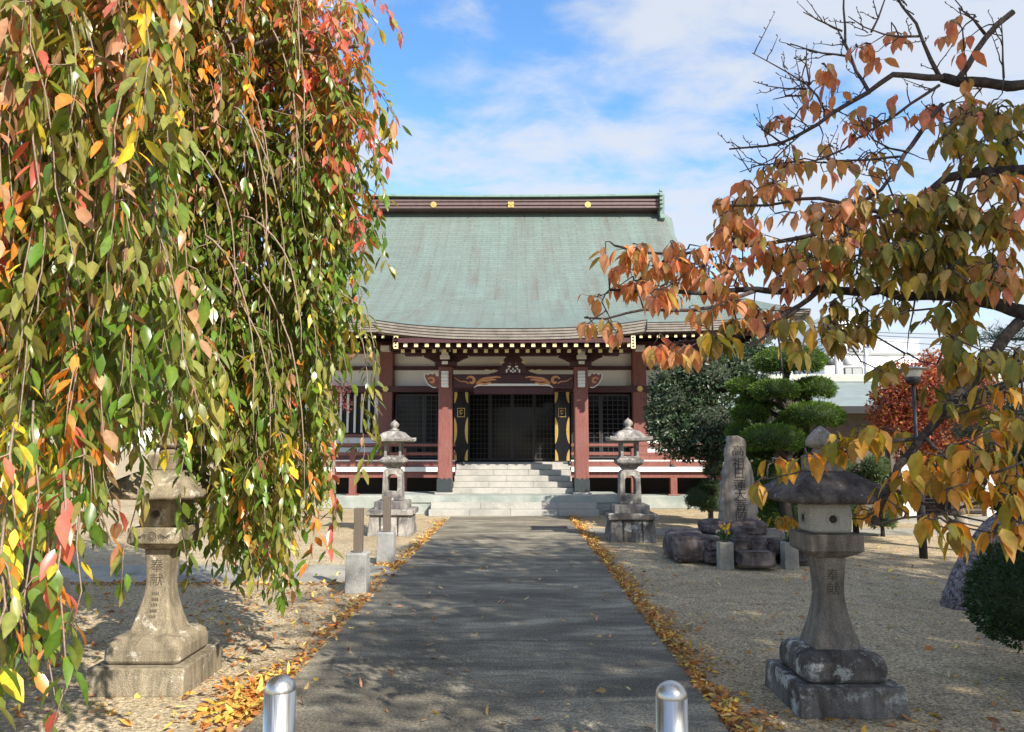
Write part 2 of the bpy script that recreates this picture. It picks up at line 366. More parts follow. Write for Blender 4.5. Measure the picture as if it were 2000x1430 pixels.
class MB:
    def __init__(self): self.v, self.f, self.mi, self.sm, self.uv = [], [], [], [], None
    def add(self, vs, fs, mi=0, smooth=False):
        b = len(self.v); self.v += [tuple(p) for p in vs]
        for f in fs:
            self.f.append(tuple(i + b for i in f)); self.mi.append(mi); self.sm.append(smooth)
    def box(self, x0, x1, y0, y1, z0, z1, mi=0):
        self.add([(x0, y0, z0), (x1, y0, z0), (x1, y1, z0), (x0, y1, z0), (x0, y0, z1), (x1, y0, z1), (x1, y1, z1), (x0, y1, z1)],
                 [(3, 2, 1, 0), (4, 5, 6, 7), (0, 1, 5, 4), (1, 2, 6, 5), (2, 3, 7, 6), (3, 0, 4, 7)], mi)
    def cbox(self, cx, cy, cz, sx, sy, sz, mi=0):
        self.box(cx - sx / 2, cx + sx / 2, cy - sy / 2, cy + sy / 2, cz - sz / 2, cz + sz / 2, mi)
    def beam(self, a, b, w, h, mi=0):
        a, b = Vector(a), Vector(b); d = (b - a).normalized()
        up = Vector((0, 0, 1)) if abs(d.z) < 0.95 else Vector((0, 1, 0))
        s = d.cross(up).normalized() * w / 2; u = s.cross(d).normalized() * h / 2
        vs = [a - s - u, a + s - u, a + s + u, a - s + u, b - s - u, b + s - u, b + s + u, b - s + u]
        self.add(vs, [(0, 1, 2, 3), (7, 6, 5, 4), (0, 4, 5, 1), (1, 5, 6, 2), (2, 6, 7, 3), (3, 7, 4, 0)], mi)
    def sections(self, rings, mi=0, smooth=False, cap=True):
        """rings: lists of equal length, lofted"""
        n = len(rings[0]); vs = [p for r in rings for p in r]; fs = []
        for i in range(len(rings) - 1):
            for k in range(n):
                k2 = (k + 1) % n
                fs.append((i * n + k, i * n + k2, (i + 1) * n + k2, (i + 1) * n + k))
        if cap:
            fs.append(tuple(reversed(range(n)))); fs.append(tuple((len(rings) - 1) * n + k for k in range(n)))
        self.add(vs, fs, mi, smooth)
    def lathe(self, cx, cy, prof, seg=24, mi=0, smooth=True):
        self.sections([[(cx + r * math.cos(2 * math.pi * k / seg), cy + r * math.sin(2 * math.pi * k / seg), z) for k in range(seg)] for r, z in prof], mi, smooth)
    def square(self, cx, cy, prof, ch=0.0, mi=0, smooth=False):
        """square sections with chamfered corners: prof of (half width, z)"""
        rings = []
        for h, z in prof:
            c = ch * h
            rings.append([(cx + a, cy + b, z) for a, b in ((h - c, -h), (h, -h + c), (h, h - c), (h - c, h), (-h + c, h), (-h, h - c), (-h, -h + c), (-h + c, -h))])
        self.sections(rings, mi, smooth)
    def tube(self, pts, rad, seg=6, mi=0, smooth=True, rough=0.0, fr=18):
        pts = [Vector(p) for p in pts]
        if isinstance(rad, (int, float)): rad = [rad] * len(pts)
        rings = []; u = None
        for i, p in enumerate(pts):
            d = (pts[min(i + 1, len(pts) - 1)] - pts[max(i - 1, 0)])
            d = d.normalized() if d.length > 1e-9 else Vector((0, 0, 1))
            if u is None:
                u = d.cross(Vector((0, 0, 1)) if abs(d.z) < 0.9 else Vector((1, 0, 0))).normalized()
            else:
                u = (u - d * u.dot(d)); u = u.normalized() if u.length > 1e-6 else d.orthogonal().normalized()
            w = d.cross(u)
            rg_ = [p + (u * math.cos(2 * math.pi * k / seg) + w * math.sin(2 * math.pi * k / seg)) * rad[i] for k in range(seg)]
            if rough: rg_ = [p + (q - p) * (1 + rough * mnoise.noise(q * fr) + rough * .6 * mnoise.noise(q * fr * 2.7)) for q in rg_]
            rings.append(rg_)
        self.sections(rings, mi, smooth)
    def poly(self, pts, y0, y1, mi=0):
        """outline in (x, z) given thickness from y0 (front) to y1"""
        n = len(pts)
        vs = [(x, y0, z) for x, z in pts] + [(x, y1, z) for x, z in pts]
        fs = [tuple(range(n)), tuple(reversed(range(n, 2 * n)))] + [(i, i + n, (i + 1) % n + n, (i + 1) % n) for i in range(n)]
        self.add(vs, fs, mi)
    def ellipsoid(self, c, r, seg=20, rings=12, mi=0, bump=0.0, seed=0, zlo=-1.0):
        vs, fs = [], []
        for i in range(rings + 1):
            th = math.pi * i / rings
            for k in range(seg):
                ph = 2 * math.pi * k / seg
                d = Vector((math.sin(th) * math.cos(ph), math.sin(th) * math.sin(ph), math.cos(th)))
                s = 1 + bump * mnoise.noise(d * 2.2 + Vector((seed * 3.1, seed, 0)))
                vs.append((c[0] + d.x * r[0] * s, c[1] + d.y * r[1] * s, c[2] + max(d.z, zlo) * r[2] * s))
        for i in range(rings):
            for k in range(seg):
                k2 = (k + 1) % seg
                fs.append((i * seg + k, (i + 1) * seg + k, (i + 1) * seg + k2, i * seg + k2))
        self.add(vs, fs, mi, True)
    def build(self, name, mats, parent=None, bevel=0.0, loc=None, label=None, seg=2):
        o = ORG[parent.name] if parent is not None else Vector(loc if loc is not None else (0, 0, 0))
        me = bpy.data.meshes.new(name)
        me.from_pydata([(x - o.x, y - o.y, z - o.z) for x, y, z in self.v], [], self.f)
        for m in (mats if isinstance(mats, (list, tuple)) else [mats]): me.materials.append(M[m])
        me.polygons.foreach_set('material_index', self.mi)
        me.polygons.foreach_set('use_smooth', self.sm)
        if self.uv is not None:
            ul = me.uv_layers.new(name="UVMap"); vi = np.zeros(len(me.loops), dtype=np.int32); me.loops.foreach_get('vertex_index', vi)
            ul.data.foreach_set('uv', np.array(self.uv, dtype=np.float32)[vi].ravel())
        me.update()
        ob = link_mesh(name, me, parent, loc)
        if bevel:
            b = ob.modifiers.new("bevel", 'BEVEL'); b.width = bevel; b.segments = seg; b.limit_method = 'ANGLE'; b.angle_limit = R(35); b.harden_normals = False
        if label: ob["label"] = label
        return ob

# leaves : thousands of small shaped blades in one mesh
LODS = {
    2: (np.array([[0, 0], [.22, -.40], [.22, 0], [.22, .40], [.52, -.5], [.52, 0], [.52, .5], [.80, -.24], [.80, 0], [.80, .24], [1, 0]]),
        [(0, 2, 1), (0, 3, 2), (1, 2, 5, 4), (2, 3, 6, 5), (4, 5, 8, 7), (5, 6, 9, 8), (7, 8, 10), (8, 9, 10)]),
    1: (np.array([[0, 0], [.48, -.5], [.5, 0], [.48, .5], [1, 0]]), [(0, 2, 1), (0, 3, 2), (1, 2, 4), (2, 3, 4)]),
    0: (np.array([[0, 0], [.5, -.5], [1, 0], [.5, .5]]), [(0, 3, 2, 1)]),
}
def unit(a):
    return a / np.maximum(np.linalg.norm(a, axis=1, keepdims=True), 1e-9)
def leaf_mesh(name, pos, ax, nr, L, ratio, curl, col, mat, parent, lod=2, fold=0.22, kind=None, midrib=1.18, tips=0.0):
    pos, ax, nr = np.asarray(pos, float), unit(np.asarray(ax, float)), np.asarray(nr, float)
    n = len(pos)
    side = unit(np.cross(ax, nr)); nr = np.cross(side, ax)
    L = np.broadcast_to(np.asarray(L, float), (n,))[:, None]; ratio = np.broadcast_to(np.asarray(ratio, float), (n,))[:, None]
    curl = np.broadcast_to(np.asarray(curl, float), (n,))[:, None]
    tp, faces = LODS[lod]; k = len(tp)
    V = np.empty((n, k, 3)); C = np.ones((n, k, 4), np.float32)
    col = np.asarray(col, float); fd = fold * RNG.uniform(.2, 2.0, (n, 1)); tw_ = RNG.normal(0, .10, (n, 1))
    tk = np.maximum(0, RNG.uniform(-.5, 1.0, (n, 1))) * tips; brown = np.array([[.42, .20, .07]]) * RNG.uniform(.6, 1.3, (n, 1))
    for i, (t, w) in enumerate(tp):
        V[:, i] = pos + ax * L * t - nr * (curl * L * t * t) + side * (L * ratio * w) + nr * (abs(w) * L * ratio * fd + w * t * L * tw_)
        k_ = tk * (t ** 1.5 + .6 * abs(w)); C[:, i, :3] = (col * (1 - np.minimum(k_, 1)) + brown * np.minimum(k_, 1)) * (midrib if w == 0 and lod == 2 else 1.0)
    org = np.array(ORG[parent.name]) if parent is not None else np.zeros(3)
    V = (V - org).reshape(-1, 3)
    loops = np.concatenate([np.array(f) for f in faces]); tot = np.array([len(f) for f in faces])
    starts = np.concatenate([[0], np.cumsum(tot)[:-1]]); nl = len(loops)
    me = bpy.data.meshes.new(name)
    me.vertices.add(n * k); me.loops.add(n * nl); me.polygons.add(n * len(faces))
    me.vertices.foreach_set('co', V.astype(np.float32).ravel())
    off = np.arange(n)[:, None]
    me.loops.foreach_set('vertex_index', (loops[None] + off * k).astype(np.int32).ravel())
    me.polygons.foreach_set('loop_start', (starts[None] + off * nl).astype(np.int32).ravel())
    me.polygons.foreach_set('use_smooth', np.ones(n * len(faces), bool))
    me.update(calc_edges=True)
    me.color_attributes.new('Col', 'FLOAT_COLOR', 'POINT').data.foreach_set('color', C.ravel())
    me.materials.append(M[mat])
    o = link_mesh(name, me, parent)
    if kind: o["kind"] = kind
    return o
def rdir(n, zlo=-1.0):
    d = unit(RNG.normal(size=(n, 3))); return d
def pick(pal, n):
    """pal: list of (weight, colour)"""
    w = np.array([p[0] for p in pal], float); w /= w.sum()
    c = np.array([p[1] for p in pal])[RNG.choice(len(pal), n, p=w)]
    return c * RNG.uniform(0.75, 1.25, (n, 1)) * RNG.uniform(0.9, 1.1, (n, 3))

# glyphs from Blender's own built-in font
GLY = {}
def glyph(ch):
    if ch not in GLY:
        cu = bpy.data.curves.new('glyph', 'FONT'); cu.body = ch; cu.size = 1.0; cu.resolution_u = 3
        ob = bpy.data.objects.new('glyph', cu); COL.objects.link(ob)
        me = bpy.data.meshes.new_from_object(ob.evaluated_get(bpy.context.evaluated_depsgraph_get()))
        vs = [v.co.copy() for v in me.vertices]; fs = [tuple(p.vertices) for p in me.polygons]
        bpy.data.objects.remove(ob); bpy.data.curves.remove(cu); bpy.data.meshes.remove(me)
        x0, x1 = min(v.x for v in vs), max(v.x for v in vs); y0, y1 = min(v.y for v in vs), max(v.y for v in vs)
        s = max(x1 - x0, y1 - y0)
        GLY[ch] = ([((v.x - (x0 + x1) / 2) / s, (v.y - (y0 + y1) / 2) / s) for v in vs], fs)
    return GLY[ch]
def write(mb, ch, cx, cz, size, front, sx=1.0, off=0.002):
    vs, fs = glyph(ch)
    mb.add([(cx + x * size * sx, front(cz + z * size) - off, cz + z * size) for x, z in vs], fs)

# ================================================================== SETTING
AX = -0.12                      # temple axis
PX0, PX1 = -1.515, 1.17         # path edges
g = MB(); g.box(-400, 400, -300, 700, -0.5, 0.0)
tag(g.build("ground", 'gravel'), kind="structure")
p = MB()
for y0, y1 in ((-6, 6.2), (6.207, 10.165), (10.18, 14.3), (14.307, 17.86)):
    n = int((y1 - y0) / .06); vs, fs = [], []
    for i in range(n + 1):
        y = y0 + (y1 - y0) * i / n
        a = PX0 + .010 * mnoise.noise(Vector((y * 6, 1, 0))) + .006 * mnoise.noise(Vector((y * 21, 5, 0))); b_ = PX1 + .010 * mnoise.noise(Vector((y * 6, 9, 0))) + .006 * mnoise.noise(Vector((y * 21, 3, 0)))
        vs += [(a, y, -.1), (a, y, .012), (a + .008, y, .016), (b_ - .008, y, .016), (b_, y, .012), (b_, y, -.1)]
    for i in range(n):
        for k in range(5): fs.append((i * 6 + k, (i + 1) * 6 + k, (i + 1) * 6 + k + 1, i * 6 + k + 1))
    fs += [tuple(range(6)), tuple(n * 6 + k for k in reversed(range(6)))]
    p.add(vs, fs)
tag(p.build("path", 'path'), kind="structure")
p = MB()
for yj, k0 in ((10.172, 3.0), (14.303, 8.0)):
    n = 60; vs = []
    for i in range(n + 1):
        x = PX0 + .01 + (PX1 - PX0 - .02) * i / n; w = .014 + .010 * mnoise.noise(Vector((x * 5, k0, 0))); o_ = .012 * mnoise.noise(Vector((x * 3, k0 + 4, 0)))
        vs += [(x, yj - w + o_, .0195), (x, yj + w + o_, .0195)]
    p.add(vs, [(2 * i, 2 * i + 2, 2 * i + 3, 2 * i + 1) for i in range(n)])
tag(p.build("path_joint", 'pale_concrete'), kind="structure")
p = MB(); p.box(-12, PX0 - 0.006, 8.87, 10.17, -0.1, 0.012); p.box(PX1 + 0.006, 13, 13.75, 14.85, -0.1, 0.012)
tag(p.build("side_path", 'pale_concrete', None, 0.004), kind="structure")
p = MB(); p.box(6.3, 22, 16.0, 17.4, -0.1, 0.03)
tag(p.build("paved_apron", 'pale_concrete'), kind="structure")

# ================================================================== TEMPLE
T = thing("temple_hall", "wide temple hall with a green copper roof, plum pillars and pale stone stairs", "temple", (AX, 18, 0))
HY = 21.55                       # hall wall face
# --- stone platform
m = MB()
m.box(AX - 7.3, AX + 6.05, 19.75, 34, 0.0, 0.34)
pl = m.build("platform", 'granite_green', T, 0.02)
m = MB()
for i in range(6):
    x0 = X(760, 985, 18.0) + i * (X(1215, 985, 18.0) - X(760, 985, 18.0)) / 6; x1 = x0 + (X(1215, 985, 18.0) - X(760, 985, 18.0)) / 6 - 0.006
    m.box(x0, x1, 18.02, 19.745, 0.0, 0.28); m.box(x0 - 0.01, x1 + 0.004, 17.99, 19.745, 0.284, 0.45)
m.build("porch_platform", 'granite_green', T, 0.008)
# --- front steps
def step(x0, x1, y0, y1, z0, z1, n, name="step"):
    s = MB(); cuts = [x0 + (x1 - x0) * (k + (random.uniform(-.12, .12) if 0 < k < n else 0)) / n for k in range(n + 1)]
    for a, b in zip(cuts, cuts[1:]): s.box(a + 0.002, b - 0.002, y0, y1, z0, z1)
    return s.build(name, 'granite', T, 0.008)
lx0, lx1 = X(840, 1000, 17.85), X(1168, 1000, 17.85)
step(lx0, lx1, 17.55, 17.985, 0.0, 0.15, 4); step(lx0 + 0.02, lx1 - 0.02, 17.78, 17.982, 0.153, 0.30, 3)
sx0, sx1 = X(884, 940, 18.8), X(1120, 940, 18.8)
rise = (1.16 - 0.45) / 5
for i in range(5):
    step(sx0, sx1, 18.72 + i * 0.29, 20.2, 0.452 + i * rise, 0.45 + (i + 1) * rise - 0.002, 2 + (i % 2))
step(sx0 - 0.02, sx1 + 0.02, 20.21, 21.5, 0.9, 1.20, 2, "landing")
# --- porch pillars
PYC = 18.62
pxl, pxr = X(870, 850, PYC), X(1135, 850, PYC)
for xc in (pxl, pxr):
    m = MB(); m.cbox(xc, PYC, (0.5 + 3.62) / 2, 0.345, 0.345, 3.12)
    po = m.build("porch_pillar", 'wood', T, 0.03)
    m = MB(); m.cbox(xc, PYC, 0.62, 0.372, 0.372, 0.34)
    for k in (-1, 0, 1):
        m.lathe(xc + k * 0.125, PYC - 0.165, [(0.055, 0.70)] * 1 + [(0.055, 0.70)], 12) if False else None
        for sgn in (-1, 1):
            ring = [(xc + k * 0.122 + 0.062 * math.cos(a), 0.79 + 0.062 * math.sin(a)) for a in [math.pi * j / 8 for j in range(9)]]
            yf = PYC - 0.186 if sgn < 0 else PYC + 0.1765
            m.poly(ring, yf, yf + 0.0095)
    m.build("pillar_shoe", 'iron', po)
    m = MB(); m.cbox(xc, PYC, 0.475, 0.46, 0.46, 0.05); m.build("pillar_plinth", 'granite', po, 0.01)
# --- porch beam (with white rib, gilt scrolls)
zb0, zb1 = Z(757, PYC - .1), Z(731, PYC - .1)
m = MB(); m.box(pxl + 0.174, pxr - 0.174, PYC - 0.11, PYC + 0.11, zb0, zb1)
beam = m.build("rainbow_beam", 'wood_shaded', T, 0.015)
xa, xb = X(926, 755, PYC), X(1080, 755, PYC)
m = MB(); n = 24; up, lo = [], []
for i in range(n + 1):
    u = i / n; e = min(u, 1 - u)
    top = zb0 + 0.095 * min(1, (e / 0.07)) ** 0.5
    up.append((xa + (xb - xa) * u, top)); lo.append((xa + (xb - xa) * u, zb0 + 0.095 * min(1, e / 0.07) ** 0.5 - 0.055 * min(1, 0.25 + e / 0.08)))
m.poly(lo + up[::-1], PYC - 0.122, PYC - 0.112); m.build("white_rib", 'white_paint', beam)
m = MB(); m.box(xa, xb, PYC - 0.09, PYC + 0.09, zb0 - 0.15, zb0 - 0.004)
m.build("lower_tie", 'wood_shaded', beam)
def ribbon(mb, pts, w, yf, th=0.012):
    """flat scroll of varying width on a front face"""
    L_, R_ = [], []
    for i, (x, z) in enumerate(pts):
        a, b = pts[max(i - 1, 0)], pts[min(i + 1, len(pts) - 1)]
        dx, dz = b[0] - a[0], b[1] - a[1]; l = math.hypot(dx, dz) or 1
        ww = (w[i] if isinstance(w, list) else w) / 2
        L_.append((x - dz / l * ww, z + dx / l * ww)); R_.append((x + dz / l * ww, z - dx / l * ww))
    for i in range(len(pts) - 1):
        mb.poly([L_[i], L_[i + 1], R_[i + 1], R_[i]], yf - th, yf)
def scroll(mb, ox, oz, s, sg, yf):
    sp = [(ox + sg * s * 0.40 * (1 - k / 22) * math.cos(k * 0.33 + 0.4), oz + s * 0.40 * (1 - k / 22) * math.sin(k * 0.33 + 0.4)) for k in range(17)]
    ribbon(mb, sp, [s * (0.07 + 0.17 * math.sin(math.pi * (k + 1) / 18)) for k in range(17)], yf)
zc = (zb0 + zb1) / 2
for sg, x0 in ((1, pxl + 0.2), (-1, pxr - 0.2)):
    cxs = x0 + sg * 0.44; m = MB()
    scroll(m, cxs, zc + 0.0, 0.30, -sg, PYC - 0.111)
    ribbon(m, [(cxs - sg * (0.06 + 0.06 * k), zc - 0.07 + 0.022 * k + 0.02 * math.sin(k * 1.3)) for k in range(7)], [0.03 - 0.003 * k for k in range(7)], PYC - 0.111)
    for q, (ln, up_) in enumerate(((0.62, 0.10), (0.50, 0.06), (0.38, 0.0))):
        ribbon(m, [(cxs + sg * (0.13 + ln * k / 8), zc - 0.05 + 0.03 * q * -1 + (up_ + 0.05) * math.sin(k / 8 * 2.3) + 0.02 * math.sin(k)) for k in range(9)], [0.045 * math.sin(math.pi * (k + 1.2) / 10.5) + 0.008 for k in range(9)], PYC - 0.111)
    m.build("gilt_scrollwork", 'copper_paint', beam)
# --- carved noses beside the pillars, white beam ends in front
for sg, xc in ((-1, pxl), (1, pxr)):
    m = MB(); a = xc + sg * 0.175
    out = [(0, -.19), (.06, -.16), (.13, -.17), (.2, -.13), (.27, -.07), (.33, .03), (.36, .13), (.32, .19), (.27, .15), (.22, .2), (.15, .17), (.1, .21), (.05, .13), (0, .12)]
    pts = [(a + sg * x, zc + z) for x, z in out]
    if sg < 0: pts = pts[::-1]
    m.poly(pts, PYC - 0.10, PYC + 0.10)
    no = m.build("carved_nose", 'wood', T)
    m = MB()
    ribbon(m, [(a + sg * x, zc + z) for x, z in out[1:]], 0.022, PYC - 0.101, 0.01)
    m.build("white_outline", 'white_paint', no)
    m = MB(); scroll(m, a + sg * 0.18, zc + 0.0, 0.24, sg, PYC - 0.101); m.build("gilt_curl", 'copper_paint', no)
    # stacked white nose on the pillar face
    m = MB()
    zt = Z(725, PYC - .2); zbm = Z(757, PYC - .2); k = 5
    for i in range(k):
        za = zbm + (zt - zbm) * i / k; zb_ = zbm + (zt - zbm) * (i + 1) / k
        dep = 0.13 + 0.05 * math.sin(math.pi * (i + 0.4) / k)
        m.box(xc - 0.088, xc + 0.088, PYC - 0.174 - dep, PYC - 0.174, za + 0.002, zb_ - 0.002)
    m.build("white_beam_end", 'white_paint', T, 0.018)
    # bracket set
    m = MB()
    z0 = 3.622; dz = Z(683, PYC - 0.2) - z0
    m.cbox(xc, PYC, z0 + 0.06, 0.52, 0.46, 0.12)
    z1 = z0 + 0.12
    arm = [(-.80, 0.30), (-.74, .26), (-.62, .22), (-.55, .12), (-.42, .07), (-.3, 0.0), (.3, 0.0), (.42, .07), (.55, .12), (.62, .22), (.74, .26), (.80, 0.30), (.80, .34), (-.80, .34)]
    m.poly([(xc + x, z1 + z) for x, z in arm], PYC - 0.09, PYC + 0.09)
    m.box(xc - 0.09, xc + 0.09, PYC - 0.30, PYC + 0.30, z1 + 0.0, z1 + 0.16)
    bs = m.build("bracket_set", 'wood_shaded', T, 0.008)
    m = MB()
    for q in (-1, 1):
        m = MB(); ribbon(m, [(xc + q * x, z1 + z) for x, z in ((.80, .305), (.74, .265), (.63, .225), (.56, .13))], 0.025, PYC - 0.091, 0.008); m.build("painted_edge", 'white_paint', bs)
    m = MB()
    zz0 = Z(713, PYC - .3)
    m.cbox(xc, PYC - 0.335, zz0 + 0.055, 0.15, 0.06, 0.075); m.cbox(xc, PYC - 0.35, zz0 + 0.19, 0.24, 0.07, 0.10)
    m.cbox(xc, PYC - 0.36, zz0 + 0.285, 0.17, 0.07, 0.085); m.cbox(xc, PYC - 0.34, zz0 + 0.375, 0.28, 0.05, 0.08)
    m.build("white_bearing_block", 'white_paint', bs, 0.008)
# purlin above
zp0, zp1 = Z(697, PYC), Z(686, PYC)
m = MB(); m.box(AX - 2.7, AX + 2.7, PYC - 0.12, PYC + 0.12, zp0 + 0.02, zp1 + 0.05); m.build("porch_purlin", 'wood_shaded', T, 0.01)
# frog-leg strut
m = MB(); fx = X(1002, 715, PYC); fz = zb1 + 0.004; fh = zp0 - zb1
half = [(.62, 0), (.52, .03), (.42, .06), (.33, .14), (.27, .26), (.22, .31), (.24, .36), (.16, fh)]
m.poly([(fx + x, fz + z) for x, z in half] + [(fx - x, fz + z) for x, z in half[::-1]], PYC - 0.08, PYC + 0.08)
fs_ = m.build("frog_leg_strut", 'wood_shaded', T)
m = MB()
for x, z, w, h in ((-.16, .05, .05, .1), (.16, .05, .05, .1), (-.09, .16, .09, .05), (.09, .16, .09, .05), (-.05, .05, .06, .06), (.05, .05, .06, .06), (0, .1, .04, .07), (-.11, .1, .05, .04), (.11, .1, .05, .04), (0, .02, .05, .04), (-.07, .24, .02, .02), (.07, .24, .02, .02)):
    m.poly([(fx + x + w / 2 * math.cos(a), fz + 0.03 + z + h / 2 * math.sin(a)) for a in [2 * math.pi * j / 8 for j in range(8)]], PYC - 0.092, PYC - 0.081)
m.build("white_openwork", 'white_paint', fs_)
m = MB()
for q in (-1, 1):
    m = MB(); ribbon(m, [(fx + q * x, fz + z) for x, z in ((.22, .31), (.27, .27), (.33, .3), (.36, .34))], 0.022, PYC - 0.081, 0.01); m.build("gilt_edge", 'brass_plate', fs_); m = MB()
    ribbon(m, [(fx + q * x, fz + z) for x, z in ((.42, .08), (.48, .12), (.56, .08), (.62, .11), (.70, .12), (.68, .04))], 0.018, PYC - 0.02, 0.01)
    m.build("gilt_vine", 'brass_plate', fs_)

# --- hall body
hx0, hx1 = AX - 7.0, AX + 5.95
zfl = 1.08
def zh(py): return Z(py, HY)
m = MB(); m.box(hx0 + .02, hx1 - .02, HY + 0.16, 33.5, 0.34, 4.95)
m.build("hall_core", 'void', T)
pill = [X(755, 800, HY), X(1248, 800, HY), hx0 + 0.2, hx1 - 0.2]
for xc in pill:
    m = MB(); m.cbox(xc, HY, (0.34 + 4.6) / 2, 0.40, 0.40, 4.26); m.build("hall_pillar", 'wood', T, 0.025)
xL, xR = pill[0], pill[1]
def hbeam(y0, y1, name, mat, x0=hx0 + 0.01, x1=hx1 - 0.01, dy=-0.06, th=0.2):
    s = MB(); s.box(x0, x1, HY + dy, HY + dy + th, zh(y1), zh(y0)); return s.build(name, mat, T, 0.006)
hbeam(668, 690, "head_beam", 'wood_shaded', dy=-0.14, th=0.28)
hbeam(715.5, 722.5, "upper_rail", 'wood_shaded')
nag = hbeam(755, 767, "lintel_rail", 'wood_shaded', dy=-0.225, th=0.25)
def panel(xa_, xb_, y0, y1, name="white_panel", mat='plaster', dy=0.06):
    s = MB(); s.box(xa_, xb_, HY + dy, HY + dy + 0.08, zh(y1), zh(y0)); return s.build(name, mat, T)
segs = [(hx0 + .4, xL - .2), (xL + .2, xR - .2), (xR + .2, hx1 - .4)]
for a, b in segs:
    panel(a, b, 690.5, 715.2); panel(a, b, 722.8, 754.8)
# gilt rosettes
for xc in (xL, xR):
    m = MB(); zc_ = zh(761)
    for k in range(6):
        a = k * math.pi / 3
        m.poly([(xc + 0.055 * math.cos(a) + 0.034 * math.cos(b), zc_ + 0.055 * math.sin(a) + 0.034 * math.sin(b)) for b in [2 * math.pi * j / 8 for j in range(8)]], HY - 0.25, HY - 0.226)
    m.poly([(xc + 0.035 * math.cos(b), zc_ + 0.035 * math.sin(b)) for b in [2 * math.pi * j / 10 for j in range(10)]], HY - 0.262, HY - 0.25)
    m.build("gilt_rosette", 'gold', nag)
    m = MB(); m.box(xc - .12, xc + .12, HY - .5, HY - .145, zh(689), zh(679)); m.build("white_beam_end", 'white_paint', T, .01)
# lattice windows
def lattice(x0, x1, py0, py1, nx, ny, name, y, bw=0.016, stile=None):
    z0, z1 = zh(py1), zh(py0)
    s = MB(); fr = 0.05
    s.box(x0, x1, y - 0.03, y + 0.03, z0, z0 + fr); s.box(x0, x1, y - 0.03, y + 0.03, z1 - fr, z1)
    s.box(x0, x0 + fr, y - 0.03, y + 0.03, z0 + fr, z1 - fr); s.box(x1 - fr, x1, y - 0.03, y + 0.03, z0 + fr, z1 - fr)
    fo = s.build(name, 'lattice', T)
    s = MB()
    for i in range(1, nx): xx = x0 + fr + (x1 - x0 - 2 * fr) * i / nx; s.box(xx - bw / 2, xx + bw / 2, y - 0.012, y + 0.008, z0 + fr, z1 - fr)
    for i in range(1, ny): zz_ = z0 + fr + (z1 - z0 - 2 * fr) * i / ny; s.box(x0 + fr, x1 - fr, y - 0.017, y + 0.005, zz_ - bw / 2, zz_ + bw / 2)
    s.build("lattice_bars", 'lattice', fo)
    s = MB(); s.box(x0 + fr, x1 - fr, y + 0.012, y + 0.02, z0 + fr, z1 - fr); s.build("pane", 'glass', fo)
    return fo
dL, dR = X(914, 830, HY), X(1087, 830, HY)
wa, wb = xL + 0.26, X(884, 830, HY)
for a, b in ((wa, (wa + wb) / 2), ((wa + wb) / 2 + .01, wb)): lattice(a, b, 770, 895, 5, 13, "lattice_window", HY + 0.04)
wa, wb = X(1116, 830, HY), xR - 0.26
for a, b in ((wa, (wa + wb) / 2), ((wa + wb) / 2 + .01, wb)): lattice(a, b, 770, 895, 5, 13, "lattice_window", HY + 0.04)
for i in range(4):
    a = dL + (dR - dL) * i / 4
    lattice(a + 0.005, a + (dR - dL) / 4 - 0.005, 768, 899, 5, 13, "sliding_door", HY + (0.03 if i in (0, 3) else -0.04), 0.015)
panel(dL - .5, dR + .5, 768, 770.5, "door_head", 'wood_shaded', -0.1)
# slatted window at the left (and right)
for a, b in ((hx0 + .42, xL - .22), (xR + .22, hx1 - .42)):
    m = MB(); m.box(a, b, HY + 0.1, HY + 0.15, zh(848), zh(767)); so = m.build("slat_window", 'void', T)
    m = MB(); k = int((b - a - .2) / 0.205)
    for i in range(k):
        xx = b - 0.30 - i * 0.205; m.box(xx - 0.03, xx + 0.03, HY + 0.03, HY + 0.09, zh(845), zh(769))
    m.box(b - 0.13, b - 0.03, HY + 0.02, HY + 0.09, zh(847), zh(768)); m.box(a + .03, a + 0.13, HY + 0.02, HY + 0.09, zh(847), zh(768))
    m.build("white_slats", 'white_paint', so)
    hbeam(848, 854, "sill_rail", 'wood', a, b, 0.0); panel(a, b, 854.5, 866); hbeam(866.5, 873, "low_rail", 'wood', a, b, 0.0); panel(a, b, 873.5, 884)
    hbeam(884.5, 905, "ground_rail", 'wood', a, b, 0.0)
